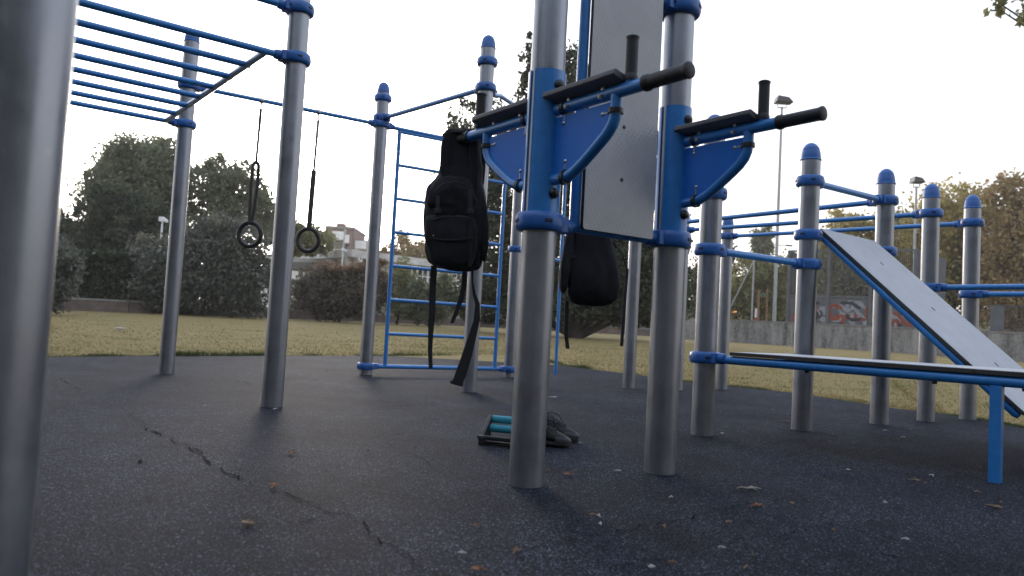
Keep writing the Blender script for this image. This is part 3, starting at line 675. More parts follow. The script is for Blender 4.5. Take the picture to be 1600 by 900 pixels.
for pts_, ws in (([(678, 415), (676, 450), (675, 490), (673, 520), (672, 545), (673, 576)], [9, 10, 10, 8, 7, 6]),
                 ([(726, 420), (725, 445), (721, 465), (714, 485), (706, 505)], [7, 8, 8, 7, 6]),
                 ([(738, 414), (738, 440), (741, 460), (746, 475), (745, 500), (738, 525), (728, 560), (718, 590), (713, 600)], [3, 3, 5, 7, 10, 13, 17, 19, 20])):
    P_ = hang(pts_, YB-.02); fn, wn = [], []
    for i in range(len(P_)-1):
        for j in range(4): fn.append(P_[i].lerp(P_[i+1], j/4)); wn.append(Vector((1, .15, .22 if ws[-1] > 15 else 0))*((ws[i]*(1-j/4)+ws[i+1]*j/4)*px2m))
    fn.append(P_[-1]); wn.append(Vector((1, .15, -.42 if ws[-1] > 15 else 0))*(ws[-1]*px2m))
    MB().ribbon(fn, wn, .003).build('dangling_strap', M['webbing'], root)
for zp in ([(672, 372), (690, 375), (715, 375), (740, 371)], [(676, 344), (690, 339), (718, 339), (738, 343)], [(679, 300), (692, 288), (712, 284), (730, 290)]):
    MB().tube([at(x, y, YB-.128) for x, y in zp], .0035, 6).build('zip', M['webbing'], root)
for xa in (684, 735):
    fn = [at(xa, y, YB-.120+(.02 if y > 400 or y < 300 else 0)) for y in (296, 320, 350, 380, 404, 416)]
    MB().ribbon(fn, wx*6*px2m, .003).build('side_strap', M['webbing'], root)
    MB().box(at(xa, 330, YB-.128), (.026, .008, .018)).build('buckle', M['blackplastic'], root, bevel=.002)
MB().box(at(677, 368, YB-.13), (.005, .003, .005)).build('zip_pull', M['steel'], root)
# second bag under the backrest
YB2 = 3.55; px2m = YB2/FPX
root = thing('dark_bag', at(925, 475, YB2), 'dark bag hanging in shadow below the grey backrest board', 'bag')
mb = MB(); loft(mb, [sring(at(x, y, YB2), wx*hw_*px2m, wy*dp, 0) for y, x, hw_, dp in [(478, 922, 24, .03), (472, 924, 38, .065), (455, 925, 43, .085), (425, 926, 41, .085), (395, 925, 36, .07), (370, 922, 30, .055), (340, 920, 26, .04), (300, 918, 18, .03)]])
wrinkle(mb.build('bag_body', M['fabric'], root), .028, .08)
mb = MB(); loft(mb, [sring(at(x, y, YB2-.05), wx*hw_*px2m, wy*dp, 0, 16) for y, x, hw_, dp in [(460, 880, 4, .02), (440, 880, 8, .035), (410, 883, 8, .035), (380, 888, 6, .02), (345, 893, 4, .01)]])
wrinkle(mb.build('side_pocket', M['fabric_grey'], root), .012, .03)
for pts_, w_ in (([(892, 340), (890, 380), (893, 420), (898, 450)], 12), ([(886, 470), (885, 500), (884, 520), (887, 545)], 6), ([(952, 380), (960, 400), (964, 425), (962, 450)], 6), ([(980, 420), (977, 460), (974, 500), (971, 541)], 5)):
    P_ = hang(pts_, YB2-.06 if w_ > 10 else YB2); MB().ribbon(P_, wx*w_*px2m, .004).build('dangling_strap', M['webbing'], root)
MB().tube([at(952, 372, YB2), at(972, 396, YB2), at(980, 422, YB2)], .004, 8).build('side_cord', M['webbing'], root)
bc = at(896, 401, YB2-.07); MB().box(bc, (.020, .004, .014), Matrix.Rotation(R(-25), 3, 'Y')).build('buckle', M['blackplastic'], root)

# ------------------------------------------------------------------ shoes and push up stand
def shoe(heel, d, label):
    d = Vector(d).normalized(); s_ = Vector((-d.y, d.x, 0)); root = thing('shoe', heel, label, 'shoe', 'pair of black shoes on the rubber pad')
    def q(t, s, z): return Vector(heel)+d*t+s_*s+Z*z
    L = .29
    st = [0, .02, .06, .11, .16, .21, .25, .275, .29]
    hw_ = [.018, .030, .036, .034, .036, .044, .044, .034, .012]
    mb = MB(); rings = []
    for t, h in zip(st, hw_): rings.append([q(t, h, .004), q(t, h*1.04, .016), q(t, h*1.0, .030), q(t, -h, .030), q(t, -h*1.04, .016), q(t, -h, .004)])
    loft(mb, rings); so_ = mb.build('sole', M['sole'], root); so_.modifiers.new('s', 'SUBSURF').render_levels = 2
    top = [.082, .104, .112, .110, .100, .078, .062, .052, .034]
    mb = MB(); rings = []
    for t, h, z1 in zip(st, hw_, top):
        h *= .95; b0 = .027; r_ = []
        for k in range(14):
            an = math.pi*k/13; r_.append(q(min(t, .283), math.cos(an)*h*(1-.35*math.sin(an)*(1 if t < .2 else .3)), b0+(z1-b0)*max(0.0, math.sin(an))**.75))
        rings.append(r_)
    loft(mb, rings); up_ = mb.build('upper', M['shoe'], root); wrinkle(up_, .006, .03)
    mb = MB(); rings = []
    for t, h, z1 in zip([.225, .245, .268, .285, .294], [.046, .045, .038, .026, .010], [.060, .057, .051, .042, .030]):
        rings.append([q(t, math.cos(math.pi*k/13)*h, .026+(z1-.026)*max(0.0, math.sin(math.pi*k/13))**.7) for k in range(14)])
    loft(mb, rings); mb.build('toe_cap', M['shoe_toe'], root)
    mb = MB(); mb.tube([q(.035+.05*math.cos(a_)*.9+.01, .027*math.sin(a_), .112+.006*math.cos(a_)) for a_ in [2*math.pi*kk/19 for kk in range(20)]], .009, 8, cap=False); mb.build('ankle_collar', M['shoe'], root)
    mb = MB(); mb.prism([q(.085, -.022, .118), q(.085, .022, .118), q(.10, .020, .142), q(.10, -.020, .142)], d*.012); mb.build('tongue', M['shoe'], root)
    mb = MB()
    for i in range(5):
        t = .105+i*.024; z1 = .121-i*.0095
        for sg in (-1, 1): mb.tube([q(t, -.020*sg, z1-.006), q(t+.012, 0, z1+.003), q(t+.022, .020*sg, z1-.014)], .0026, 6)
    for sg, ln in ((-1, .9), (1, 1.2)):
        mb.tube([q(.11, 0, .125), q(.13, sg*.025, .135), q(.165, sg*.045*ln, .120), q(.185, sg*.055*ln, .085), q(.17, sg*.05, .075), q(.14, sg*.03, .105), q(.11, 0, .125)], .0026, 6)
    mb.build('lace', M['lace'], root)
sh1 = onz(884, 699); shd = Vector((.96, -.28, 0)).normalized(); shoe(sh1-shd*.268, shd, 'black shoe nearer the camera, its toe pointing right behind the nearest post')
sh2 = onz(900, 691); shd2 = Vector((.93, -.36, 0)).normalized(); shoe(sh2-shd2*.278, shd2, 'black shoe behind the other one, its laces looping up')
c0 = onz(750, 694); ex = Vector((.955, -.30, 0)).normalized(); ey = Vector((.30, .955, 0))
root = thing('push_up_stand', c0, 'black push up stand with two teal foam grips lying on the rubber', 'push up stand')
def pq(a_, b2, z): return c0+ex*a_+ey*b2+Z*z
for t in (0, .235):
    e = MB(); e.prism([pq(t, -.02, .030), pq(t, .025, .030), pq(t+.004, .135, .118), pq(t+.004, .095, .128)], ex*.018); e.prism([pq(t, .05, .030), pq(t, .10, .030), pq(t, .115, .075), pq(t, .09, .080)], ex*.018); e.build('end_frame', M['blackplastic'], root, bevel=.003)
for b2, z in ((-.012, .036), (.012, .010)):
    e = MB(); e.box(pq(.125, b2-.0, z), (.27, .022, .016), Matrix((ex, ey, Z)).transposed()); e.build('base_rail', M['blackplastic'], root, bevel=.003)
e = MB(); e.box(pq(.125, .13, .010), (.27, .022, .016), Matrix((ex, ey, Z)).transposed()); e.build('base_rail', M['blackplastic'], root, bevel=.003)
for t in (.012, .24): e = MB(); e.box(pq(t, -.004, .020), (.028, .045, .036), Matrix((ex, ey, Z)).transposed()); e.build('foot', M['black'], root, bevel=.003)
for b2, z in ((.11, .108), (.085, .068)): MB().tube([pq(.018, b2, z), pq(.235, b2, z)], .0185, 18).build('foam_grip', M['teal'], root)

# ------------------------------------------------------------------ litter
def leaf_thing(px, py, size, m_, label, name='fallen_leaf', cat='leaf', group='dry leaves on the rubber pad', z=0.0):
    c = onz(px, py, z); mb = MB(); a0 = random.uniform(0, 6.28); n_ = 9; vs_ = [c+Vector((0, 0, .012))]
    for k in range(n_*2):
        an = a0+math.pi*k/n_; r_ = size*(1.0 if k % 2 == 0 else .55)*random.uniform(.7, 1.15)*(1+.35*math.cos(an-a0))
        vs_.append(c+Vector((r_*math.cos(an), r_*.75*math.sin(an), .006+random.uniform(0, .28)*size)))
    mb.add(vs_, [[0, 1+k, 1+(k+1) % (2*n_)] for k in range(2*n_)])
    mb.tube([c+Vector((0, 0, .012)), c+Vector((size*1.6*math.cos(a0+2), size*1.6*math.sin(a0+2), .006))], .0018, 5)
    return tag(mb.build(name, m_), label, cat, group)
LV = [(886, 743, .018, 'orangeleaf', 'small orange leaf on the ground right of the nearest post'), (1185, 793, .024, 'orangeleaf', 'orange brown leaf lying below the forked pale twig'),
      (1556, 795, .026, 'dryleaf', 'pale brown leaf on the ground below the square bench leg'), (1432, 753, .02, 'dryleaf', 'brown curled leaf left of the square bench leg'),
      (384, 821, .026, 'dryleaf', 'tan crumpled leaf at lower left on the rubber'), (430, 762, .022, 'orangeleaf', 'rust coloured leaf beside the long crack'),
      (455, 710, .022, 'orangeleaf', 'flat orange leaf on the rubber below the near monkey bar post'), (745, 893, .014, 'orangeleaf', 'orange leaf at the bottom edge of the photo'),
      (1228, 660, .036, 'dryleaf', 'brown leaf touching the left foot of the sloping board post'), (1207, 642, .022, 'dryleaf', 'reddish brown leaf left of the sloping board post'),
      (1300, 681, .028, 'dryleaf', 'pale leaf under the flat bench'), (1424, 672, .022, 'dryleaf', 'brown leaf right of the sloping board foot'), (1402, 688, .018, 'dryleaf', 'small reddish leaf under the middle of the bench'),
      (516, 580, .03, 'dryleaf', 'dark brown leaf left of the ladder foot'), (688, 581, .04, 'dryleaf', 'brown leaf under the bottom bar of the ladder'), (1335, 694, .02, 'dryleaf', 'thin tan leaf in the shade of the bench'), (1530, 733, .016, 'dryleaf', 'small brown leaf just left of the square bench leg')]
for px, py, s_, m_, lb in LV: leaf_thing(px, py, s_, M[m_], lb)
GS = 'pale scraps on the ground'
for px, py, s_, lb in ((1129, 679, .016, 'white scrap beside the foot of the bench post'), (430, 641, .02, 'white scrap at the foot of the near monkey bar post'), (1457, 745, .014, 'pale scrap on the rubber left of the square bench leg'), (720, 868, .008, 'tiny pale scrap near the bottom of the photo'),
                       (1383, 674, .014, 'small white scrap under the sloping board'), (1412, 685, .018, 'thin pale scrap under the bench'), (1383, 788, .008, 'tiny white scrap on the rubber at lower right'), (756, 578, .05, 'pale scrap behind the tall post under the ladder bar'), (865, 622, .03, 'pale sandy patch scrap on the rubber behind the shoes'),
                       (1110, 570, .03, 'white scrap')[:3]+('pale scrap on the pad beyond the bench post',) if False else (320, 636, .012, 'tiny white scrap on the rubber between the monkey bar posts')):
    leaf_thing(px, py, s_, M['paper'], lb, 'paper_scrap', 'litter', GS)
for _ in range(34):
    px, py = random.uniform(560, 1590), random.uniform(640, 895)
    leaf_thing(px, py, random.uniform(.004, .011), M[random.choice(('dryleaf', 'paper', 'dryleaf'))], 'tiny pale leaf crumb on the black rubber', 'leaf_crumb', 'litter', 'leaf crumbs strewn over the rubber')
sp = at(187, 507, 14.5); sp.z = gz(0, 14.5)
mb = MB(); mb.ball(sp+Z*.03, .07, 10, None, (1.3, .6, .35)); mb.ball(sp+Vector((.07, 0, .025)), .045, 8, None, (1.2, .7, .4)); tag(mb.build('paper_scrap', M['paper']), 'crumpled white litter lying on the lawn at left', 'litter', GS)
c = onz(1168, 765); mb = MB()
for an, L in ((0, .05), (.5, .035), (-.45, .03), (3.3, .045)): mb.tube([c+Z*.006, c+Vector((math.cos(an)*L*.6, math.sin(an)*L, .010)), c+Vector((math.cos(an)*L, math.sin(an)*L*1.6, .006))], [.003, .0022, .001], 5)
tag(mb.build('twig', M['twig']), 'forked pale twig lying on the rubber at lower right', 'twig')

# ------------------------------------------------------------------ foliage
def leaf_verts(pts, size, flat=0.0):
    n = len(pts); a = rng.normal(0, 1, (n, 3)); a /= np.linalg.norm(a, axis=1)[:, None]
    b2 = rng.normal(0, 1, (n, 3)); b2[:, 2] += flat; b2 -= a*(a*b2).sum(1)[:, None]; b2 /= np.linalg.norm(b2, axis=1)[:, None]
    s_ = size*rng.uniform(.6, 1.35, n); cr = np.cross(a, b2)
    v = np.empty((n, 4, 3)); v[:, 0] = pts-a*s_[:, None]*.55; v[:, 1] = pts+b2*s_[:, None]*.32+cr*s_[:, None]*.06; v[:, 2] = pts+a*s_[:, None]*.55; v[:, 3] = pts-b2*s_[:, None]*.32+cr*s_[:, None]*.06
    return v.reshape(-1, 3)
def clumps(crowns, total, spread=.17, bias=2.4, zmin=None):
    vol = np.array([c[3]*c[4]*c[5] for c in crowns])**.75; vol = vol/vol.sum(); out, cents = [], []
    for (cx, cy, cz, rx, ry, rz), f in zip(crowns, vol):
        nl = int(total*f); nc = max(8, int(nl/70)); dd = rng.normal(0, 1, (nc, 3)); dd /= np.linalg.norm(dd, axis=1)[:, None]
        rr = rng.uniform(0, 1, nc)**(1/bias); cc = np.array([cx, cy, cz])+dd*rr[:, None]*np.array([rx, ry, rz])
        cents.append(cc); idx = rng.integers(0, nc, nl); sig = spread*np.array([rx, ry, rz])*rng.uniform(.55, 1.35, (nc, 1))[idx]
        sig = np.minimum(sig, .55)
        out.append(cc[idx]+rng.normal(0, 1, (nl, 3))*sig)
    p = np.concatenate(out); cents = np.concatenate(cents)
    if zmin is not None: p = p[p[:, 2] > zmin]
    return p, cents
def tree(name, label, cat, base, crowns, n, size, mt, tr=.2, group=None, spread=.17, extra=None, nlimb=14, zmin=None, bias=2.4):
    base = Vector(base); root = thing(name, base, label, cat, group)
    p, cents = clumps(crowns, n, spread, bias, zmin)
    tri_mesh('foliage', leaf_verts(p, size), 4, M[mt], root)
    if extra:
        for (cr2, n2, s2_, m2) in extra:
            p2, _ = clumps(cr2, n2, spread, bias, zmin); tri_mesh('foliage', leaf_verts(p2, s2_), 4, M[m2], root)
    top = max(c[2]+c[5]*.6 for c in crowns); cx = sum(c[0] for c in crowns)/len(crowns); cy = sum(c[1] for c in crowns)/len(crowns)
    path = []; ns = 8
    for i in range(ns+1):
        f = i/ns; path.append(Vector((base.x*(1-f)+cx*f+random.gauss(0, tr*.4)*(i > 0), base.y*(1-f)+cy*f+random.gauss(0, tr*.4)*(i > 0), base.z-.1+(top-base.z)*f)))
    mb = MB(); mb.tube(path, [tr*(1.25 if i == 0 else 1)*(1-.85*i/ns) for i in range(ns+1)], 10)
    sel = cents[rng.choice(len(cents), min(nlimb, len(cents)), replace=False)]
    for q in sel:
        q = Vector(q); f = min(.85, max(.12, (q.z-base.z)/(top-base.z)*.75)); s_ = path[int(f*ns)]
        md = s_.lerp(q, .5)+Vector((0, 0, .12*(q-s_).length)); mb.tube([s_, md, q], [tr*.35, tr*.2, tr*.06], 6)
    mb.build('trunk', M['bark'], root)
    return root
def shrub(name, label, base, blobs, n, size, mt, group=None, extra=None, cat='shrub', spread=.14, bias=3.0):
    return tree(name, label, cat, base, blobs, n, size, mt, .06, group, spread, extra, 18, gz(0, base[1])-.02, bias)
def g(px, py, Y):                       # point on the lawn under a pixel column at depth Y
    p = at(px, py, Y); p.z = gz(p.x, Y); return p
def cr(px, py, Y, rx, ry, rz):          # crown ellipsoid: centre pixel, radii in pixels (x, z) and metres (y)
    p = at(px, py, Y); k = Y/FPX; return (p.x, p.y, p.z, rx*k, ry, rz*k)
GT = 'trees around the park'
# left: round-topped tree and its neighbours
tree('broadleaf_tree', 'tall round green tree left of the far monkey bar post', 'tree', g(215, 480, 44), [cr(235, 255, 44, 58, 2.4, 46), cr(196, 268, 44, 40, 2.2, 42), cr(258, 262, 44, 30, 2.2, 44), cr(180, 300, 43, 48, 2.2, 50), cr(262, 300, 44, 45, 2.2, 62), cr(215, 340, 44, 70, 2.4, 60)], 42000, .21, 'leaf_mid', .28, GT, .15)
tree('conifer_tree', 'dark dense conifer in front of the tall round tree', 'tree', g(175, 480, 38), [cr(165, 330, 38, 42, 1.6, 48), cr(195, 365, 38, 58, 1.8, 45), cr(140, 378, 38, 42, 1.6, 40), cr(225, 350, 38, 35, 1.6, 45), cr(190, 400, 38, 70, 1.8, 40)], 24000, .21, 'leaf_dark', .22, GT, .12)
tree('broadleaf_tree', 'loose tree with sky holes right of the far monkey bar post', 'tree', g(335, 480, 46), [cr(340, 286, 46, 36, 2.0, 48), cr(372, 302, 46, 44, 2.0, 52), cr(335, 345, 46, 48, 2.0, 44), cr(405, 335, 46, 28, 1.8, 40)], 17000, .21, 'leaf_mid', .22, GT, .13)
tree('broadleaf_tree', 'low tree seen between the two gymnastic rings', 'tree', g(425, 480, 50), [cr(420, 345, 50, 24, 1.8, 34), cr(440, 365, 50, 30, 1.8, 32), cr(486, 378, 52, 32, 1.8, 24), cr(470, 372, 50, 40, 1.8, 26)], 9000, .26, 'leaf_olive', .18, GT, .14)
tree('broadleaf_tree', 'small brownish tree behind the school roof', 'tree', g(640, 480, 70), [cr(628, 398, 70, 28, 2.2, 34), cr(655, 408, 70, 28, 2.2, 28), cr(605, 408, 70, 20, 2, 22)], 7000, .30, 'leaf_brown', .2, GT, .15)
tree('dark_tree', 'dark tree at the left edge beside the big blurred post', 'tree', g(60, 480, 42), [cr(70, 360, 42, 50, 1.8, 40), cr(115, 385, 42, 40, 1.8, 40)], 9000, .24, 'leaf_dark', .2, GT, .14)
# centre: tall leafy tree behind the posts
tree('tall_tree', 'tall dark leafy tree behind the dip posts, its foliage reaching the lawn', 'tree', g(900, 515, 27),
     [cr(838, 120, 27, 34, 1.0, 62), cr(885, 150, 27, 40, 1.2, 70), cr(850, 220, 27, 62, 1.4, 80), cr(930, 230, 27, 60, 1.4, 90), cr(800, 330, 27, 85, 1.6, 85), cr(910, 340, 27, 90, 1.8, 95), cr(985, 360, 27, 70, 1.7, 90), cr(820, 430, 27, 95, 1.6, 62), cr(930, 430, 27, 110, 1.8, 66), cr(1010, 440, 27, 66, 1.6, 60), cr(1045, 400, 27, 34, 1.2, 70), cr(760, 468, 27, 70, 1.3, 36), cr(880, 474, 27, 100, 1.6, 36), cr(1000, 476, 27, 76, 1.6, 34)],
     112000, .145, 'leaf_dark', .24, GT, .13, extra=[([cr(722, 200, 26.5, 36, .8, 50), cr(705, 285, 26.5, 40, .8, 40), cr(765, 250, 26.5, 40, .8, 110), cr(835, 85, 27, 28, .8, 34), cr(880, 105, 27, 26, .8, 30)], 7000, .13, 'leaf_dark')], nlimb=40, zmin=.5)
# right: yellowing trees beyond the ball court
GR = 'yellowing trees beyond the ball court'
tree('autumn_tree', 'yellow brown tree behind the rightmost metal posts', 'tree', g(1490, 520, 50), [cr(1490, 340, 50, 55, 2.0, 62), cr(1455, 380, 50, 45, 2.0, 66), cr(1520, 400, 50, 55, 2.0, 80), cr(1470, 450, 50, 60, 2.0, 56)], 19000, .27, 'leaf_yellow', .22, GR, .14, extra=[([cr(1500, 430, 50, 65, 2, 80)], 6000, .27, 'leaf_olive')])
tree('autumn_tree', 'rust brown tree at the right edge of the photo', 'tree', g(1585, 520, 46), [cr(1585, 330, 46, 48, 2.0, 62), cr(1560, 400, 46, 42, 2.0, 70), cr(1610, 420, 46, 55, 2.0, 80), cr(1580, 470, 46, 70, 2.0, 50)], 17000, .26, 'leaf_brown', .22, GR, .14)
tree('autumn_tree', 'olive yellow tree seen between the sloping board posts', 'tree', g(1330, 520, 54), [cr(1335, 355, 54, 40, 2.0, 36), cr(1310, 400, 54, 50, 2.0, 50), cr(1375, 390, 54, 45, 2.0, 55), cr(1340, 450, 54, 80, 2.0, 50)], 14000, .28, 'leaf_yellow', .2, GR, .14, extra=[([cr(1330, 440, 53, 80, 2, 60)], 6000, .28, 'leaf_olive')])
tree('autumn_tree', 'green yellow tree between the sloping board and the rightmost posts', 'tree', g(1420, 520, 56), [cr(1415, 380, 56, 40, 2, 50), cr(1430, 430, 56, 55, 2, 55), cr(1395, 460, 56, 50, 2, 40)], 12000, .28, 'leaf_olive', .2, GR, .14)
tree('broadleaf_tree', 'dark round topped tree left of the tall floodlight mast', 'tree', g(1190, 520, 75), [cr(1192, 372, 75, 17, 1.6, 22), cr(1188, 398, 75, 18, 1.6, 24), cr(1190, 440, 75, 22, 1.6, 40)], 8000, .32, 'leaf_mid', .22, GR, .13)
tree('broadleaf_tree', 'light green bushy tree behind the wooden goal frame', 'tree', g(1180, 520, 46), [cr(1170, 440, 46, 34, 1.4, 40), cr(1210, 440, 46, 34, 1.4, 44), cr(1190, 470, 46, 44, 1.4, 32), cr(1150, 470, 47, 34, 1.4, 30)], 12000, .20, 'leaf_olive', .14, GR, .14)
tree('dark_tree', 'dark green trees right of the flat bench end post'.replace('trees', 'tree'), 'tree', g(1130, 520, 56), [cr(1120, 430, 56, 40, 1.8, 44), cr(1100, 470, 56, 46, 1.8, 40), cr(1160, 485, 56, 60, 1.8, 30), cr(1225, 470, 56, 40, 1.8, 50)], 14000, .28, 'leaf_dark', .2, GR, .14)
# branch tips of a tree standing just outside at upper right
tree('overhanging_tree', 'tree whose leafy branch tips hang into the top right corner', 'tree', (15.5, 16, gz(0, 16)), [cr(1582, 2, 14.4, 28, .3, 20), cr(1600, 22, 14.4, 16, .3, 22), cr(1650, -20, 14.6, 60, .8, 50), cr(1740, -60, 15.4, 90, 1.4, 90)], 3600, .13, 'leaf_olive', .2, GT, .2, nlimb=20)
# shrubs and hedges
GH = 'shrubs along the low block wall'
shrub('shrub', 'biggest grey green shrub behind the monkey bar posts', g(320, 490, 29), [cr(300, 425, 29, 95, 1.6, 62), cr(345, 400, 29, 72, 1.4, 62), cr(250, 440, 29, 66, 1.4, 50), cr(385, 440, 29, 48, 1.3, 58)], 38000, .135, 'leaf_silver', GH, extra=[([cr(335, 360, 29, 66, 1.0, 26), cr(250, 385, 29, 40, .8, 24)], 2200, .11, 'leaf_pale')])
shrub('shrub', 'reddish shrub right of the near monkey bar post', g(530, 495, 31), [cr(530, 458, 31, 62, 1.4, 38), cr(500, 462, 31, 40, 1.2, 34), cr(575, 452, 31, 36, 1.2, 40)], 17000, .13, 'leaf_red', GH, extra=[([cr(545, 426, 31, 52, 1.0, 15), cr(580, 416, 31, 24, .8, 15)], 2600, .12, 'leaf_rust')])
shrub('shrub', 'dark green shrub seen through the climbing ladder', g(670, 500, 33), [cr(668, 470, 33, 36, 1.1, 34), cr(690, 462, 33, 24, 1.0, 34), cr(650, 475, 33, 24, 1.0, 28)], 9000, .13, 'leaf_mid', GH)
shrub('shrub', 'green shrub just right of the reddish shrub', g(620, 495, 34), [cr(622, 450, 34, 26, 1.0, 48), cr(640, 468, 34, 24, 1.0, 28)], 6000, .13, 'leaf_olive', GH)
shrub('shrub', 'silvery shrub at the left beside the big blurred post', g(60, 475, 21), [cr(66, 425, 21, 46, 1.0, 62), cr(40, 400, 21, 50, 1.0, 60), cr(85, 440, 21, 26, .8, 42)], 9000, .11, 'leaf_silver', GH)
def hedge(label, p0, p1, h, th, n, size, mt):
    p0, p1 = Vector(p0), Vector(p1); L = (p1-p0).length; d = (p1-p0)/L; s_ = Vector((-d.y, d.x, 0)).normalized()
    root = thing('hedge', p0.lerp(p1, .5), label, 'hedge', 'clipped hedges above the low wall')
    q = rng.uniform(0, 1, (n, 3)); face = rng.integers(0, 3, n)
    q[face == 0, 1] = np.abs(rng.normal(0, .1, (face == 0).sum())); q[face == 1, 2] = 1-np.abs(rng.normal(0, .05, (face == 1).sum()))
    P_ = np.array(p0)+q[:, :1]*L*np.array(d)+(q[:, 1:2]-.5)*th*np.array(s_)*-1+q[:, 2:]*np.array([0, 0, h])
    P_ = P_+rng.normal(0, .03, P_.shape)
    tri_mesh('foliage', leaf_verts(P_, size), 4, M[mt], root)
    mb = MB()
    for k in range(int(L/.5)): b0 = p0+d*(k*.5+.2); mb.tube([b0, b0+Z*h*.9+s_*random.uniform(-.1, .1)], [.03, .012], 5)
    mb.build('stem', M['bark'], root)
def wallpt(px, Y): p = at(px, 480, Y); p.z = gz(0, Y); return p
wl0, wl1, wl2 = wallpt(-60, 25), wallpt(200, 28), wallpt(760, 42)
hedge('dark clipped hedge on the low wall left of the biggest shrub', wl0+Vector((0, .5, .38)), wl1+Vector((0, .5, .38)), 1.75, .8, 34000, .115, 'leaf_dark')
hedge('clipped hedge behind the low wall seen through the ladder', wallpt(440, 37)+Vector((0, .5, .4)), wallpt(1080, 46)+Vector((0, .5, .4)), 1.45, .8, 30000, .12, 'leaf_mid')
def wall(name, pts, h, th, mt, capm, label, capth=.07, over=.03, cat='wall'):
    root = thing(name, pts[0], label, cat); mb = MB(); mc = MB()
    for a_, b2 in zip(pts[:-1], pts[1:]):
        d = (b2-a_); d.z = 0; d.normalize(); s_ = Vector((-d.y, d.x, 0))
        lo0, lo1 = Vector((a_.x, a_.y, a_.z-.2)), Vector((b2.x, b2.y, b2.z-.2))
        def wedge(m_, z0_, z1_, t_):
            v_ = [lo0-s_*t_+Z*z0_, lo1-s_*t_+Z*z0_, lo1+s_*t_+Z*z0_, lo0+s_*t_+Z*z0_, lo0-s_*t_+Z*z1_, lo1-s_*t_+Z*z1_, lo1+s_*t_+Z*z1_, lo0+s_*t_+Z*z1_]
            m_.add(v_, [[3, 2, 1, 0], [4, 5, 6, 7], [0, 1, 5, 4], [1, 2, 6, 5], [2, 3, 7, 6], [3, 0, 4, 7]])
        wedge(mb, 0, h+.2, th/2); wedge(mc, h+.202, h+.202+capth, th/2+over)
    mb.build('wall_body', M[mt], root); mc.build('coping', M[capm], root)
    return root
wall('low_wall', [wl0, wl1, wl2, wallpt(1090, 46)], .36, .25, 'block', 'capstone', 'low pinkish block wall with a stone coping along the lawn')
wr = [wallpt(1065, 37), wallpt(1340, 32), wallpt(1700, 26)]
wall('concrete_wall', wr, .98, .25, 'concrete', 'capstone', 'stained grey concrete wall along the right side of the lawn', .06, .02)
# ball court cage
a_, b2 = at(1230, 505, 37), at(1428, 512, 34); a_.z = b2.z = gz(0, 36); d = (b2-a_); d.z = 0; LC = d.length; d.normalize(); s_ = Vector((-d.y, d.x, 0))
root = thing('court_fence', a_, 'grey ball court fence with graffiti on its lower panels', 'fence')
rotc = Matrix((d, s_, Z)).transposed()
def fpt(t, z): return a_+d*t+Z*z
HT = 4.65; HM = 2.4
pn_ = 3
for i in range(pn_+1):
    t = LC*i/pn_; e = MB(); e.box(fpt(t, HT/2), (.14, .14, HT), rotc); e.build('fence_post', M['cage'], root)
for z in (HT-.04, HM): e = MB(); e.box(fpt(LC/2, z)-s_*.02, (LC, .08, .09), rotc); e.build('rail', M['cage'], root)
for i in range(pn_):
    t = LC*(i+.5)/pn_; e = MB(); w_ = LC/pn_-.16
    e.box((0, 0, 0), (w_, .04, HM-.12)); o = e.build('lower_panel', M['cage']); o.parent = root; o.matrix_local = Matrix.Translation(fpt(t, (HM-.12)/2+.05)-root.location) @ rotc.to_4x4()
    for mk, cnt in (('white', 10), ('rust', 7), ('dark', 5)):
        e = MB(); cz = HM/2+.3+random.uniform(-.05, .1); ct = t+random.uniform(-.15, .15)*w_
        for _ in range(cnt):
            p0 = Vector((random.gauss(0, w_*.20), random.gauss(0, .26))); an = random.uniform(0, 6.28); cv = random.uniform(-1.1, 1.1); path = []
            for j in range(9):
                path.append(p0.copy()); p0 = p0+Vector((math.cos(an), math.sin(an)))*.10*random.uniform(.7, 1.3); an += cv*.55
            path = [Vector((max(-w_*.46, min(w_*.46, q_.x)), max(-.62, min(.62, q_.y)))) for q_ in path]; wd = random.uniform(.11, .22); dep = {'white': .026, 'rust': .029, 'dark': .032}[mk]
            e.tube([fpt(ct*.0+t+q_.x, cz+q_.y)-s_*dep for q_ in path], [wd*.3]+[wd*.5]*7+[wd*.2], 6, flat=1, up=s_)
        for i_, v_ in enumerate(e.v):           # press the strokes flat against the sheet
            q_ = Vector(v_); rel = (q_-a_).dot(s_); e.v[i_] = tuple(q_-s_*(rel+({'white': .026, 'rust': .029, 'dark': .032}[mk]))+s_*(rel+{'white': .026, 'rust': .029, 'dark': .032}[mk])*.03)
        e.build('graffiti', M['graf_'+mk], o if False else root)
    e = MB()
    for k in range(20): e.box(fpt(LC*i/pn_+.08+w_*(k+.5)/20, (HM+HT)/2), (.025, .03, HT-HM-.1), rotc)
    e.build('bar_panel', M['cagedark'], root)
e = MB(); e.prism([fpt(0.05, HM)+s_*.3, fpt(-.05, HM)+s_*.3, fpt(-.05, HT)+s_*.3, fpt(.05, HT)+s_*.3], s_*3); e.build('side_panel', M['cagedark'], root)
pe = fpt(LC, 0); e = MB(); e.prism([pe+Z*.1, pe+d*1.2+Z*.1, pe+d*1.2+Z*(HT-.45), pe+Z*HT], s_*.05); e.build('end_panel', M['cage'], root)
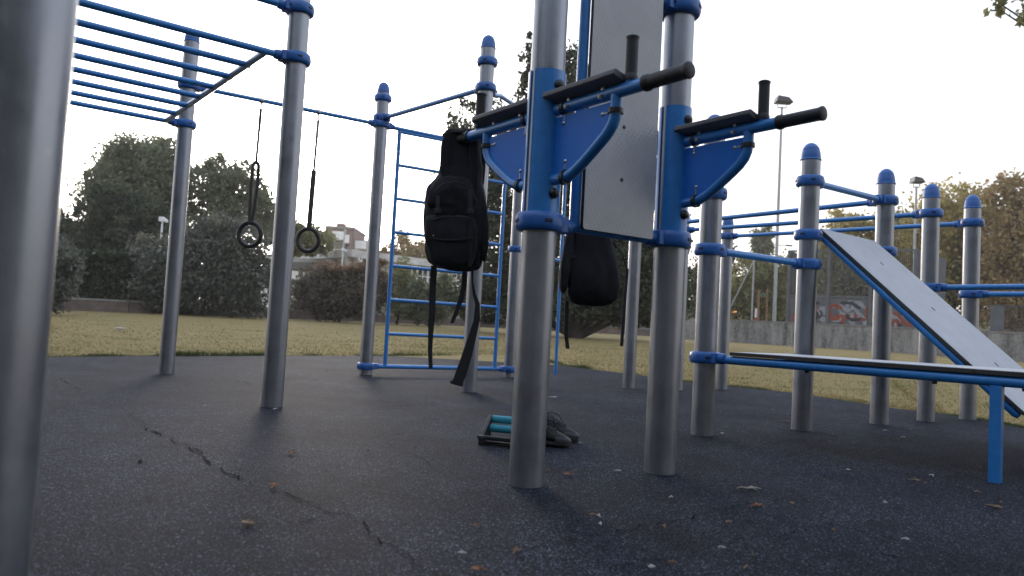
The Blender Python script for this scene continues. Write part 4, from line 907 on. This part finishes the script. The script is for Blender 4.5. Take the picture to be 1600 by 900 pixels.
# small fence at right
a_, b2 = at(1546, 520, 31), at(1640, 524, 30); a_.z = b2.z = gz(0, 31); d = b2-a_; d.z = 0; L = d.length; d.normalize(); s_ = Vector((-d.y, d.x, 0)); rotc = Matrix((d, s_, Z)).transposed()
root = thing('railing', a_, 'small grey railing on a pinkish plinth at the right edge', 'railing')
e = MB(); e.box(a_+d*L/2+Z*.55, (L, .4, 1.1), rotc); e.build('plinth', M['block'], root)
e = MB(); e.box(a_+d*.25+Z*1.62, (.5, .06, 1.04), rotc); e.build('end_sheet', M['cage'], root)
e = MB(); e.box(a_+d*L/2+Z*2.14, (L, .06, .06), rotc); e.box(a_+d*L/2+Z*1.16, (L, .05, .05), rotc)
for k in range(22): e.box(a_+d*(.55+k*.1)+Z*1.65, (.025, .025, .95), rotc)
e.build('bar_panel', M['cagedark'], root)
# floodlight masts
def mast(pxb, pyb, pxt, pyt, Y, hw_, label, r_=.09):
    t_ = at(pxt, pyt, Y); b0 = Vector((t_.x, Y, gz(0, Y))); root = thing('floodlight_mast', b0, label, 'floodlight', 'floodlight masts of the ball court')
    MB().tube([b0-Z*.1, Vector((t_.x, Y, t_.z*.5)), t_-Z*.35], [r_*1.35, r_*1.1, r_*.8], 12).build('mast', M['lampgrey'], root)
    e = MB(); e.tube([t_-Z*.40-Vector((hw_*.45, 0, 0)), t_-Z*.40+Vector((hw_*.45, 0, 0))], .035, 8); e.tube([t_-Z*.40-Vector((hw_*.42, 0, 0)), t_-Z*.1-Vector((hw_*.42, 0, 0))], .03, 8); e.tube([t_-Z*.40+Vector((hw_*.42, 0, 0)), t_-Z*.1+Vector((hw_*.42, 0, 0))], .03, 8); e.build('bracket', M['lampgrey'], root)
    e = MB(); e.prism([t_+Vector((-hw_*.7, -.35, -.12)), t_+Vector((hw_*1.0, -.35, -.12)), t_+Vector((hw_*.5, -.35, .17)), t_+Vector((-hw_*.55, -.35, .26))], (0, .7, 0)); e.build('lamp_head', M['lampdark'], root, bevel=.03)
mast(1205, 505, 1222, 158, 44, .60, 'tall floodlight mast behind the right dip arm', .09)
mast(1427, 505, 1432, 283, 48, .45, 'floodlight mast between the two middle right posts', .09)
mast(1552, 510, 1556, 348, 58, .45, 'floodlight mast among the autumn trees', .10)
# wooden goal frame, striped marker, stay pole, far street lamp
b0 = at(1186, 505, 41); b0.z = gz(0, 41); root = thing('goal_frame', b0, 'orange wooden goal frame with a green crossbar behind the concrete wall', 'goal')
for px in (1186, 1199): q_ = at(px, 452, 41); MB().tube([(q_.x, 41, gz(0, 41)), q_], .07 if px == 1186 else .055, 8).build('goal_post', M['wood'], root)
MB().tube([at(1187, 461, 41), at(1199, 460, 41)], .03, 8).build('crossbar', M['green'], root)
b0 = at(1181, 505, 40); b0.z = gz(0, 40); root = thing('marker_post', b0, 'short red and white marker post beside the wooden goal frame', 'marker')
q1_, q2_ = at(1181, 496, 40), at(1182, 482, 40)
MB().tube([(q1_.x, 40, gz(0, 40)), q1_], .06, 10).build('red_base', M['red'], root); MB().tube([q1_, q2_], .06, 10).build('white_top', M['white'], root)
b0 = at(1143, 482, 43); b1 = at(1178, 407, 43); root = thing('stay_pole', (b1.x, 43, gz(0, 43)), 'thin pole with a slanting stay cable beyond the concrete wall', 'pole')
MB().tube([b0-Z*.9-Vector((.5, 0, 0)), b1], .03, 6).build('stay_cable', M['lampgrey'], root); MB().tube([(b1.x, 43, gz(0, 43)), b1+Z*.3], .05, 8).build('pole', M['lampgrey'], root)
b1 = at(1215, 383, 80); root = thing('street_lamp', (b1.x, 80, gz(0, 80)), 'far double armed street lamp behind the tall floodlight mast', 'street lamp')
MB().tube([(b1.x, 80, 0), b1], .09, 8).build('pole', M['lampdark'], root); MB().tube([b1-Vector((1.2, 0, 0)), b1, b1+Vector((1.3, 0, .05))], .05, 6).build('arm', M['lampdark'], root)
for sg in (-1, 1): e = MB(); e.box(b1+Vector((sg*1.2, 0, .02)), (.7, .3, .16)); e.build('lamp_head', M['lampdark'], root)
b0 = at(1147, 487, 52); e = MB(); e.box(b0, (.32, .1, .09)); tag(e.build('amber_lamp', M['amber']), 'small glowing amber lamp in the dark greenery', 'lamp')
# white lamp behind the shrub
b1 = at(254, 343, 33); root = thing('garden_lamp', (b1.x, 33, gz(0, 33)), 'white garden lamp standing behind the biggest shrub', 'lamp post')
MB().tube([(b1.x, 33, gz(0, 33)), b1-Z*.05], .045, 8).build('pole', M['white'], root)
e = MB(); e.prism([b1+Vector((-.13, -.1, -.08)), b1+Vector((.2, -.1, -.12)), b1+Vector((.22, -.1, -.02)), b1+Vector((0, -.1, .12)), b1+Vector((-.13, -.1, .1))], (0, .22, 0)); e.build('lamp_head', M['white'], root)
b1 = at(536, 390, 42); root = thing('garden_lamp', (b1.x, 42, gz(0, 42)), 'white garden lamp in front of the school roof corner', 'lamp post')
MB().tube([(b1.x, 42, gz(0, 42)), b1-Z*.05], .04, 8).build('pole', M['white'], root); e = MB(); e.prism([b1+Vector((-.1, -.1, -.06)), b1+Vector((.22, -.1, -.1)), b1+Vector((.2, -.1, 0)), b1+Vector((-.05, -.1, .12))], (0, .2, 0)); e.build('lamp_head', M['white'], root)

# ------------------------------------------------------------------ school building and flats
c0 = at(550, 389, 52); hS = c0.z; pl_, pr_ = at(400, 400, 62), at(790, 424, 63)
root = thing('school_building', (c0.x, c0.y, .47), 'low flat roofed school building behind the reddish shrub', 'building')
def side(a_, b2, z0_, z1_, th, name, m_, inset=0):
    a_, b2 = Vector((a_.x, a_.y, 0)), Vector((b2.x, b2.y, 0)); d = (b2-a_).normalized(); n_ = Vector((-d.y, d.x, 0))
    if n_.y < 0: n_ = -n_
    e = MB(); e.prism([a_+n_*inset+Z*z0_, b2+n_*inset+Z*z0_, b2+n_*inset+Z*z1_, a_+n_*inset+Z*z1_], n_*th); return e.build(name, M[m_], root), d, n_
for aa, bb in ((c0, pr_), (pl_, c0)):
    side(aa, bb, hS-.55, hS, .5, 'roof_fascia', 'fascia'); side(aa, bb, .3, hS-.55, .3, 'wall', 'render_white' if aa is pl_ else 'render_grey', .6)
a2, b2 = Vector((c0.x, c0.y, 0)), Vector((pr_.x, pr_.y, 0)); e = MB(); e.prism([a2+Z*(hS-.02), b2+Z*(hS-.02), Vector((pr_.x+4, pr_.y+12, hS-.02)), Vector((pl_.x-2, pl_.y+14, hS-.02)), Vector((pl_.x, pl_.y, hS-.02))], Z*.02); e.build('roof', M['capstone'], root)
d = (b2-a2).normalized(); n_ = Vector((-d.y, d.x, 0)); n_ = n_ if n_.y > 0 else -n_; LW = (b2-a2).length
zc = hS-1.2
for t in (4.75, 5.8, 6.85, 7.9, 8.95, 10.8, 11.85):
    if t > LW-1: continue
    q_ = a2+d*t+n_*.57+Z*zc; rw = Matrix((d, n_, Z)).transposed(); e = MB()
    for sx_ in (-.48, 0, .48): e.box(q_+d*sx_, (.10, .08, 1.15), rw)
    for sz_ in (-.57, -.12, .57): e.box(q_+Z*sz_, (1.06, .08, .09), rw)
    fo = e.build('window', M['white'], root); e = MB(); e.box(q_+n_*.01, (.98, .02, 1.12), rw); e.build('pane', M['glass'], fo)
a2 = at(430, 403, 55); b2 = at(506, 414, 53); root2 = root
root = thing('canopy_roof', (a2.x, a2.y, .47), 'lower grey canopy roof in front of the white school wall', 'roof')
side(a2, b2, a2.z-.75, a2.z-.28, 3, 'roof_slab', 'capstone'); side(a2, b2, a2.z-.28, a2.z+.02, 3, 'parapet', 'render_grey', .25)
for t in (0, .5, .97): q_ = a2.lerp(b2, t); MB().tube([(q_.x, q_.y+.4, .3), (q_.x, q_.y+.4, a2.z-.75)], .12, 8).build('column', M['render_grey'], root)
# flats
YF = 125; fl = at(503, 352, YF); k = YF/FPX
root = thing('apartment_block', (fl.x, YF, .47), 'distant brick and white apartment block above the school roof', 'building')
x0 = fl.x; zt = fl.z
def fbox(px0, px1, dz0, dz1, dy, dep, name, m_, par=None):
    e = MB(); e.box((x0+(px0+px1)/2*k, YF+dy+dep/2, (dz0+dz1)/2), ((px1-px0)*k, dep, dz1-dz0)); return e.build(name, M[m_], par or root)
fbox(7, 50, 0, zt-.4, 0, 10, 'wall', 'brick_wall'); fbox(6, 51, zt-.396, zt, -.3, 10.6, 'roof', 'capstone'); fbox(50.3, 72, 0, zt-2.1, 2, 9, 'wall', 'brick_wall'); fbox(50.3, 72.5, zt-2.096, zt-1.9, 1.8, 9.4, 'roof', 'capstone')
for i in range(4):
    zz = zt-1.0-i*3.0
    for p0_, p1_, o1_, dy_ in ((20, 38, 0, -1.3), (40, 47, -.5, -1.3), (52, 70, -1.15, .8)):
        fbox(p0_, p1_, zz+o1_-1.3, zz+o1_, dy_, .15, 'balcony', 'render_white'); fbox(p0_, p1_, zz+o1_-1.45, zz+o1_-1.303, dy_, 1.28 if dy_ < 0 else 1.18, 'balcony_slab', 'render_grey')
        fbox(p0_+1, p1_-1, zz+o1_-2.6, zz+o1_-1.6, dy_+1.24, .08, 'window', 'glass')
fbox(38.4, 39.6, 0, zt-.6, -1.4, 1.38, 'divider_wall', 'render_grey'); fbox(47.6, 49, 0, zt-1.0, -1.4, 1.38, 'divider_wall', 'brick_wall')
MB().box((x0+24*k, YF+3, zt+.4), (1.4, 1.4, .8)).build('chimney', M['brick_wall'], root)

# far-off woods behind everything, and unseen trees added behind the viewer to darken reflections
x = rng.uniform(-150, 170, 44000); y = 105+rng.normal(0, 5, 44000); hmax = 4.6+1.3*np.sin(x*.11)+.9*np.sin(x*.37+1)
p = np.stack([x, y, .4+hmax*rng.uniform(0, 1, 44000)**1.25], 1)
tag(tri_mesh('far_woods', leaf_verts(p, .85), 4, M['leaf_mid']), 'far off band of woods on the horizon', 'woods', kind='stuff')
for bx, by, hh_, lb in ((-11, 1, 9, 'beside him'), (-13, -8, 10, 'far left'), (-6, -11, 12, 'left'), (2, -12, 13, 'middle'), (9.5, -11, 12, 'right'), (17, -8, 11, 'far right')):
    tree('broadleaf_tree', 'unseen tree added behind the photographer to darken reflections, '+lb+' of the row', 'tree', (bx, by, -.02), [(bx, by, hh_*.6, 3.8, 2.6, hh_*.38), (bx+1.2, by, hh_*.35, 4.2, 2.4, hh_*.3), (bx-1.4, by+.4, hh_*.25, 4.0, 2.4, hh_*.24)], 9000, .46, 'leaf_dark', .22, GT, .16)

# even haze box added to imitate lens glare, round the viewer and everything built
m = bpy.data.materials.new('thin_haze'); m.use_nodes = True; nt = m.node_tree; nt.nodes.clear()
out = nt.nodes.new('ShaderNodeOutputMaterial'); pv = nt.nodes.new('ShaderNodeVolumePrincipled'); nt.links.new(pv.outputs[0], out.inputs['Volume'])
pv.inputs['Color'].default_value = (.95, .93, .90, 1); pv.inputs['Density'].default_value = .0009; pv.inputs['Anisotropy'].default_value = .3
e = MB(); e.box((0, 135, 12.4), (620, 410, 28)); tag(e.build('haze', m), kind='stuff')
